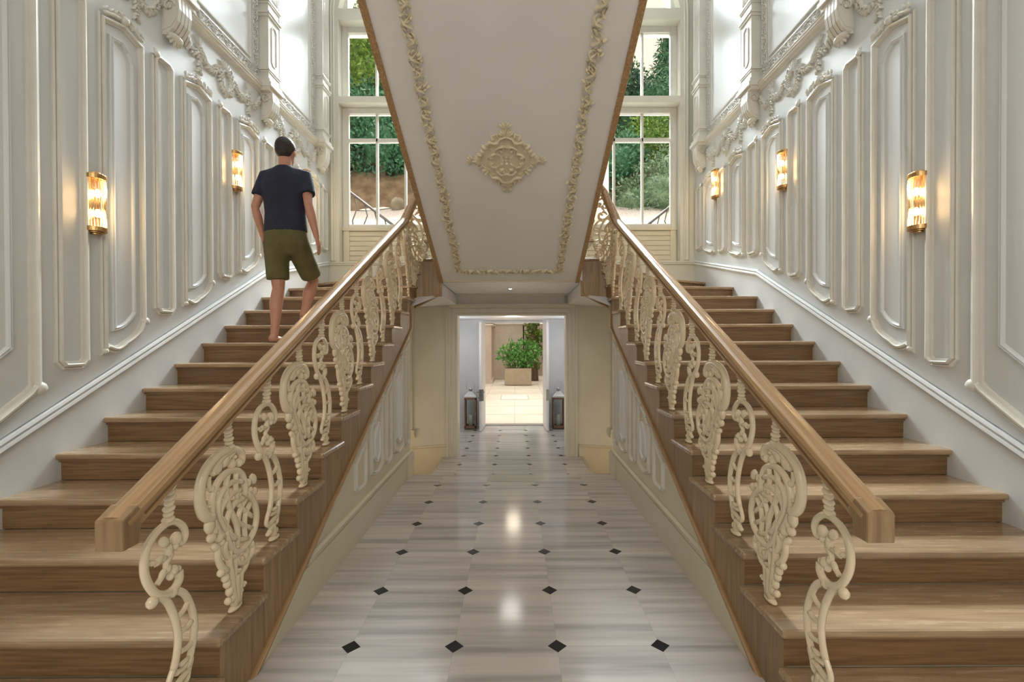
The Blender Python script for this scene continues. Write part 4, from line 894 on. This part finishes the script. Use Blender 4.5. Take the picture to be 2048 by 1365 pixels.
bush('hillside_tree', 'dark tree crown in the middle of the left window', 'tree', GS, (-4.5, 15.6, 7.4), B(0, 0, 1.6, 1.6, 1.0, 1.1, 1.4, 0, 1.3, 1.1, 1, 1.0), 5200, .15, LG[3], 3)
bush('hillside_tree', 'yellow-green tree filling the upper left window', 'tree', GS, (-4.9, 16.6, 8.2), B(0, 0, 2.6, 1.5, 1.1, 1.5, 1.2, .2, 3.4, 1.2, 1, 1.4, -.9, .2, 3.9, 1.3, 1, 1.5), 6000, .17, LG[1], 4)
bush('hillside_tree', 'blue-green tree crown low in the upper left window', 'tree', GS, (-3.7, 16.2, 8.0), B(0, 0, 1.6, 1.2, 1, 1.0, -1.6, 0, 1.4, 1.0, .9, .9), 4200, .16, LG[0], 5)
bush('hillside_tree', 'dark tall tree at the top of the upper left window', 'tree', GS, (-5.6, 19.0, 10.4), B(0, 0, 3.2, 1.9, 1.2, 1.9, 1.9, 0, 2.6, 1.5, 1.2, 1.7), 4200, .20, LG[3], 6)
bush('hillside_shrub', 'grey-green feathery shrub low in the right window', 'shrub', GS, (4.1, 13.0, 4.7), B(0, 0, .9, 1.0, .8, .9, -.8, -.1, .55, .7, .6, .7, .5, .3, 1.6, .8, .8, .9), 6500, .11, LG[2], 7, asp=.3)
bush('hillside_shrub', 'mid green shrub beside the feathery one, right window', 'shrub', GS, (3.1, 13.6, 5.6), B(0, 0, 1.1, .8, .7, .9, -.5, .1, .4, .6, .6, .7), 4200, .12, LG[0], 8)
bush('hillside_shrub', 'bright green rounded shrub halfway up the right window', 'shrub', GS, (4.35, 14.9, 7.0), B(0, 0, .9, .9, .8, .7), 2800, .12, LG[1], 9)
bush('hillside_tree', 'dark evergreen behind the shrubs in the right window', 'tree', GS, (3.4, 15.9, 7.2), B(0, 0, 1.7, 1.2, 1, 1.3, .2, 0, 3.0, 1.0, .9, .8), 5200, .15, LG[3], 10)
bush('hillside_tree', 'drooping blue-green conifer at the right window edge', 'tree', GS, (5.2, 16.2, 7.6), B(0, 0, 1.4, 1.3, 1, 1.3, -.4, .2, 2.4, 1.2, 1, .9), 5400, .16, LG[0], 11, asp=.25, droop=.8)
bush('hillside_tree', 'small golden-tipped tree low in the upper right window', 'tree', GS, (3.75, 17.5, 9.0), B(0, 0, 1.1, .9, .8, .9, .1, 0, 2.0, .55, .5, .8), 3200, .15, LG[1], 12)
# conifer against the pale sky
cf = thing('conifer', 'tall conifer with drooping branches against the sky, upper right window', 'tree', (5.95, 17.8, 8.6))
MB().tube([(5.95, 17.8, 8), (5.95, 17.8, 11), (5.75, 17.8, 13.6)], [.16, .12, .03], 8).build('trunk', BARK, cf)
vb_ = []
for i in range(11):
    z = 9.2+i*.42; R = 1.35-.11*i
    for k in range(5):
        a = k*1.257+i*.7; vb_.append(((5.95+math.cos(a)*R*.55, 17.8+math.sin(a)*R*.4, z-.05*k), (R*.55, R*.4, .20)))
foliage_mesh(vb_, 7000, .20, 13, .22, .5).build('foliage', LG[0], cf)
# iron railings outside
IRN = noisy('dark_wrought_iron', (.05, .04, .035), (.10, .08, .07), .5)
for s, nm in ((-1, 'left'), (1, 'right')):
    rl = thing('garden_railing', 'dark wrought iron railing sloping past the %s garden window' % nm, 'railing', (s*3.0, 9, 3.5))
    p0, p1 = ((s*3.35, 9.2, 4.55), (s*2.35, 9.2, 3.78)) if s < 0 else ((3.25, 9.2, 4.25), (2.45, 9.2, 3.6))
    MB().tube([p0, p1], .026, 8).build('top_rail', IRN, rl)
    for i in range(6):
        t = i/5; x = p0[0]+(p1[0]-p0[0])*t; z = p0[2]+(p1[2]-p0[2])*t; sw = .06
        MB().tube([(x, 9.2, z), (x+sw*s*-1, 9.2, z-.25), (x-sw*s*-.6, 9.2, z-.5), (x, 9.2, z-.85)], .012, 6).build('bar', IRN, rl)
# boulder on the bank
bo_ = MB().ell((-3.15, 12.6, 5.2), (.20, .2, .22), 12, 8); v_ = []
for i, p in enumerate(bo_.v): r_ = random.Random(i*3+1).uniform(.85, 1.12); v_.append((-3.15+(p[0]+3.15)*r_, 12.3+(p[1]-12.3)*r_, 5.2+(p[2]-5.2)*r_))
bo_.v = [(x, y+.02, z) for x, y, z in v_]; tag(bo_.build('boulder', noisy('sandstone_boulder', (.20, .17, .12), (.30, .26, .19), .9, (1, 1, 1), 4, 5, .3, .03)), 'pale sandstone boulder at the foot of the earth bank', 'rock')

# ------------------------------------------------------------------ man walking up the left flight
SKIN = noisy('skin', (.45, .22, .15), (.50, .26, .18), .5, (1, 1, 1), 10, 3)
NAVY = noisy('navy_jersey', (.010, .013, .030), (.016, .020, .045), .85, (1, 1, 1), 5, 4, .2, .01)
OLIVE = noisy('olive_cotton', (.085, .078, .028), (.12, .11, .045), .85, (1, 1, 1), 7, 4, .3, .01)
HAIR = noisy('dark_hair', (.012, .008, .006), (.03, .02, .015), .6, (1, 1, 1), 60, 3, .5, .005)
def remesh(o, size, it=6):
    r = o.modifiers.new('remesh', 'REMESH'); r.mode = 'VOXEL'; r.voxel_size = size; r.use_smooth_shade = True
    m = o.modifiers.new('smooth', 'SMOOTH'); m.factor = .5; m.iterations = it
def loft(m, rings, n=20):
    """rings [(cx, cy, z, rx, ry)]"""
    vs = [(cx+rx*math.cos(2*PI*k/n), cy+ry*math.sin(2*PI*k/n), z) for cx, cy, z, rx, ry in rings for k in range(n)]; N = len(rings)
    return m.add(vs, [(i*n+k, i*n+(k+1) % n, (i+1)*n+(k+1) % n, (i+1)*n+k) for i in range(N-1) for k in range(n)]+[tuple(range(n-1, -1, -1)), tuple((N-1)*n+k for k in range(n))], True)
man = thing('person', 'person in navy t-shirt and olive shorts walking up the left flight, seen from behind', 'person', (-2.12, 4.2, 1.485))
HX, HY, HZ = -2.085, 4.31, 3.262
LS, LE, LWR = (-2.262, 4.30, 3.03), (-2.338, 4.25, 2.735), (-2.312, 4.33, 2.475)
RS, RE, RWR = (-1.905, 4.31, 3.03), (-1.838, 4.22, 2.745), (-1.785, 4.27, 2.455)
b = MB()
b.ell((HX, HY, HZ+.01), (.078, .098, .112), 16, 12); b.ell((HX, HY+.028, HZ-.055), (.058, .070, .075), 14, 10)
b.ell((HX+.005, HY+.105, HZ-.02), (.012, .018, .022), 8, 6)
for g in (-1, 1): b.ell((HX+g*.080, HY+.0, HZ-.015), (.010, .020, .032), 8, 6); b.ell((HX+g*.03, HY+.088, HZ+.012), (.014, .010, .009), 8, 6)
b.ell((HX, HY+.09, HZ-.065), (.024, .012, .008), 8, 6)
b.tube([(HX, HY-.02, HZ-.07), (-2.08, 4.285, 3.11), (-2.08, 4.28, 3.04)], [.056, .058, .075], 14)
loft(b, [(-2.08, 4.28, 2.36, .15, .10), (-2.08, 4.28, 2.62, .14, .09), (-2.08, 4.28, 2.88, .17, .105), (-2.08, 4.28, 3.04, .15, .085), (-2.08, 4.28, 3.09, .07, .06)])
for S_, E_, W_ in ((LS, LE, LWR), (RS, RE, RWR)):
    S_, E_, W_ = Vector(S_), Vector(E_), Vector(W_)
    b.tube([S_, S_.lerp(E_, .4), E_, E_.lerp(W_, .3), W_.lerp(E_, .1), W_], [.052, .047, .038, .042, .027, .025], 12)
    sg = -1 if S_.x < -2.1 else 1; d = (W_-E_).normalized(); d = (d*.8+Vector((0, .25, -.5))).normalized(); side = Vector((0, 1, 0)); side = (side-d*side.dot(d)).normalized(); nrm = d.cross(side)
    pc = W_+d*.05
    rot = Matrix((nrm, side, d)).transposed(); b.ell(pc, (.017, .040, .052), 12, 8, rot); b.ell(W_+d*.01, (.02, .028, .03), 10, 6, rot)
    for k, (o_, L) in enumerate(((.030, .068), (.011, .078), (-.009, .073), (-.028, .056))):
        base = pc+d*.038+side*o_; cr = nrm*(-sg if nrm.x*sg > 0 else sg)*.35
        q1 = base+d*L*.42+cr*.02; q2 = q1+(d+cr*.9).normalized()*L*.33; q3 = q2+(d+cr*1.8).normalized()*L*.26; b.tube([base-d*.015, q1, q2, q3], [.0092, .0088, .0082, .0066], 8)
    th = W_+d*.022+side*.028; b.tube([th, th+(side*.8+d*.7).normalized()*.032, th+(side*.5+d).normalized()*.062], [.012, .0105, .008], 8)
legs = (((-2.165, 4.28, 2.40), (-2.152, 4.29, 1.985), (-2.128, 4.165, 1.565), 4.10, 1.485, -2.128), ((-1.99, 4.30, 2.40), (-1.962, 4.60, 2.10), (-2.022, 4.50, 1.735), 4.455, 1.65, -2.02))
for H0, K0, N0, hy, fz, fx in legs:
    H0, K0, N0 = Vector(H0), Vector(K0), Vector(N0); cv = K0.lerp(N0, .33)+Vector((0, -.018, 0))
    b.tube([H0, H0.lerp(K0, .5), K0, cv, K0.lerp(N0, .75), N0], [.085, .072, .053, .058, .038, .034], 14)
    b.ell((fx, hy+.035, fz+.038), (.034, .04, .038), 12, 8); b.ell((fx-.004, hy+.12, fz+.030), (.038, .09, .030), 12, 8); b.tube([N0, (fx, hy+.06, fz+.06)], [.034, .034], 10); b.ell((fx-.006, hy+.20, fz+.019), (.044, .045, .018), 12, 8)
    for k in range(5): b.ell((fx-.034+k*.017, hy+.245-abs(k-1.5)*.008, fz+.014), (.009, .018, .011), 8, 6)
bo = b.build('body', SKIN, man); remesh(bo, .0065, 4)
h = MB().ell((HX, HY-.012, HZ+.032), (.088, .101, .100), 16, 12).ell((HX, HY-.042, HZ-.005), (.078, .066, .075), 14, 10)
ho = h.build('hair', HAIR, man); remesh(ho, .007, 3)
t = MB(); loft(t, [(-2.078, 4.285, 2.505, .196, .128), (-2.078, 4.285, 2.56, .192, .128), (-2.078, 4.28, 2.68, .182, .120), (-2.08, 4.275, 2.82, .192, .125), (-2.082, 4.275, 2.93, .215, .125), (-2.083, 4.28, 3.02, .205, .105), (-2.083, 4.285, 3.07, .15, .085), (-2.083, 4.29, 3.115, .072, .068)], 28)
for S_, E_ in ((LS, LE), (RS, RE)):
    S_, E_ = Vector(S_), Vector(E_); inn = Vector((-2.083, 4.285, 3.045)); t.tube([inn.lerp(S_, .4), S_+Vector((0, 0, -.012)), S_.lerp(E_, .35), S_.lerp(E_, .66)], [.075, .074, .068, .070], 16)
to = t.build('t_shirt', NAVY, man); remesh(to, .010, 5)
p = MB(); loft(p, [(-2.075, 4.29, 2.29, .10, .085), (-2.075, 4.29, 2.335, .165, .125), (-2.075, 4.285, 2.39, .198, .140), (-2.075, 4.285, 2.45, .198, .135), (-2.075, 4.285, 2.54, .182, .118)], 24)
for (H0, K0, *_r), e in zip(legs, (.80, .86)):
    H0, K0 = Vector(H0), Vector(K0); p.tube([H0+Vector((0, 0, .02)), H0.lerp(K0, .4), H0.lerp(K0, e)], [.112, .103, .097], 16)
po = p.build('shorts', OLIVE, man); remesh(po, .010, 4)
# warm lamps of the two basement stairwells
for s in (-1, 1): light('stairwell_lamp', 'POINT', (s*2.1, 6.2, -.1), 4.5, (1, .70, .40), shadow_soft_size=.12)
light('passage_light', 'POINT', (0, 8.35, 1.8), 3.5, (1, .86, .66), shadow_soft_size=.13); light('passage_light', 'POINT', (-1.15, 8.4, 1.5), 6, (.95, .97, 1), shadow_soft_size=.12); light('passage_light', 'POINT', (1.15, 8.4, 1.5), 6, (.95, .97, 1), shadow_soft_size=.12)  # the two cool side lamps are added passage fill, hidden behind the door wall
k = light('downlight_beam', 'SPOT', (-.02, 6.15, 2.17), 14, (1, .97, .93), spot_size=math.radians(150), spot_blend=.8, shadow_soft_size=.14); aim(k, (0, 0, -1))
#END
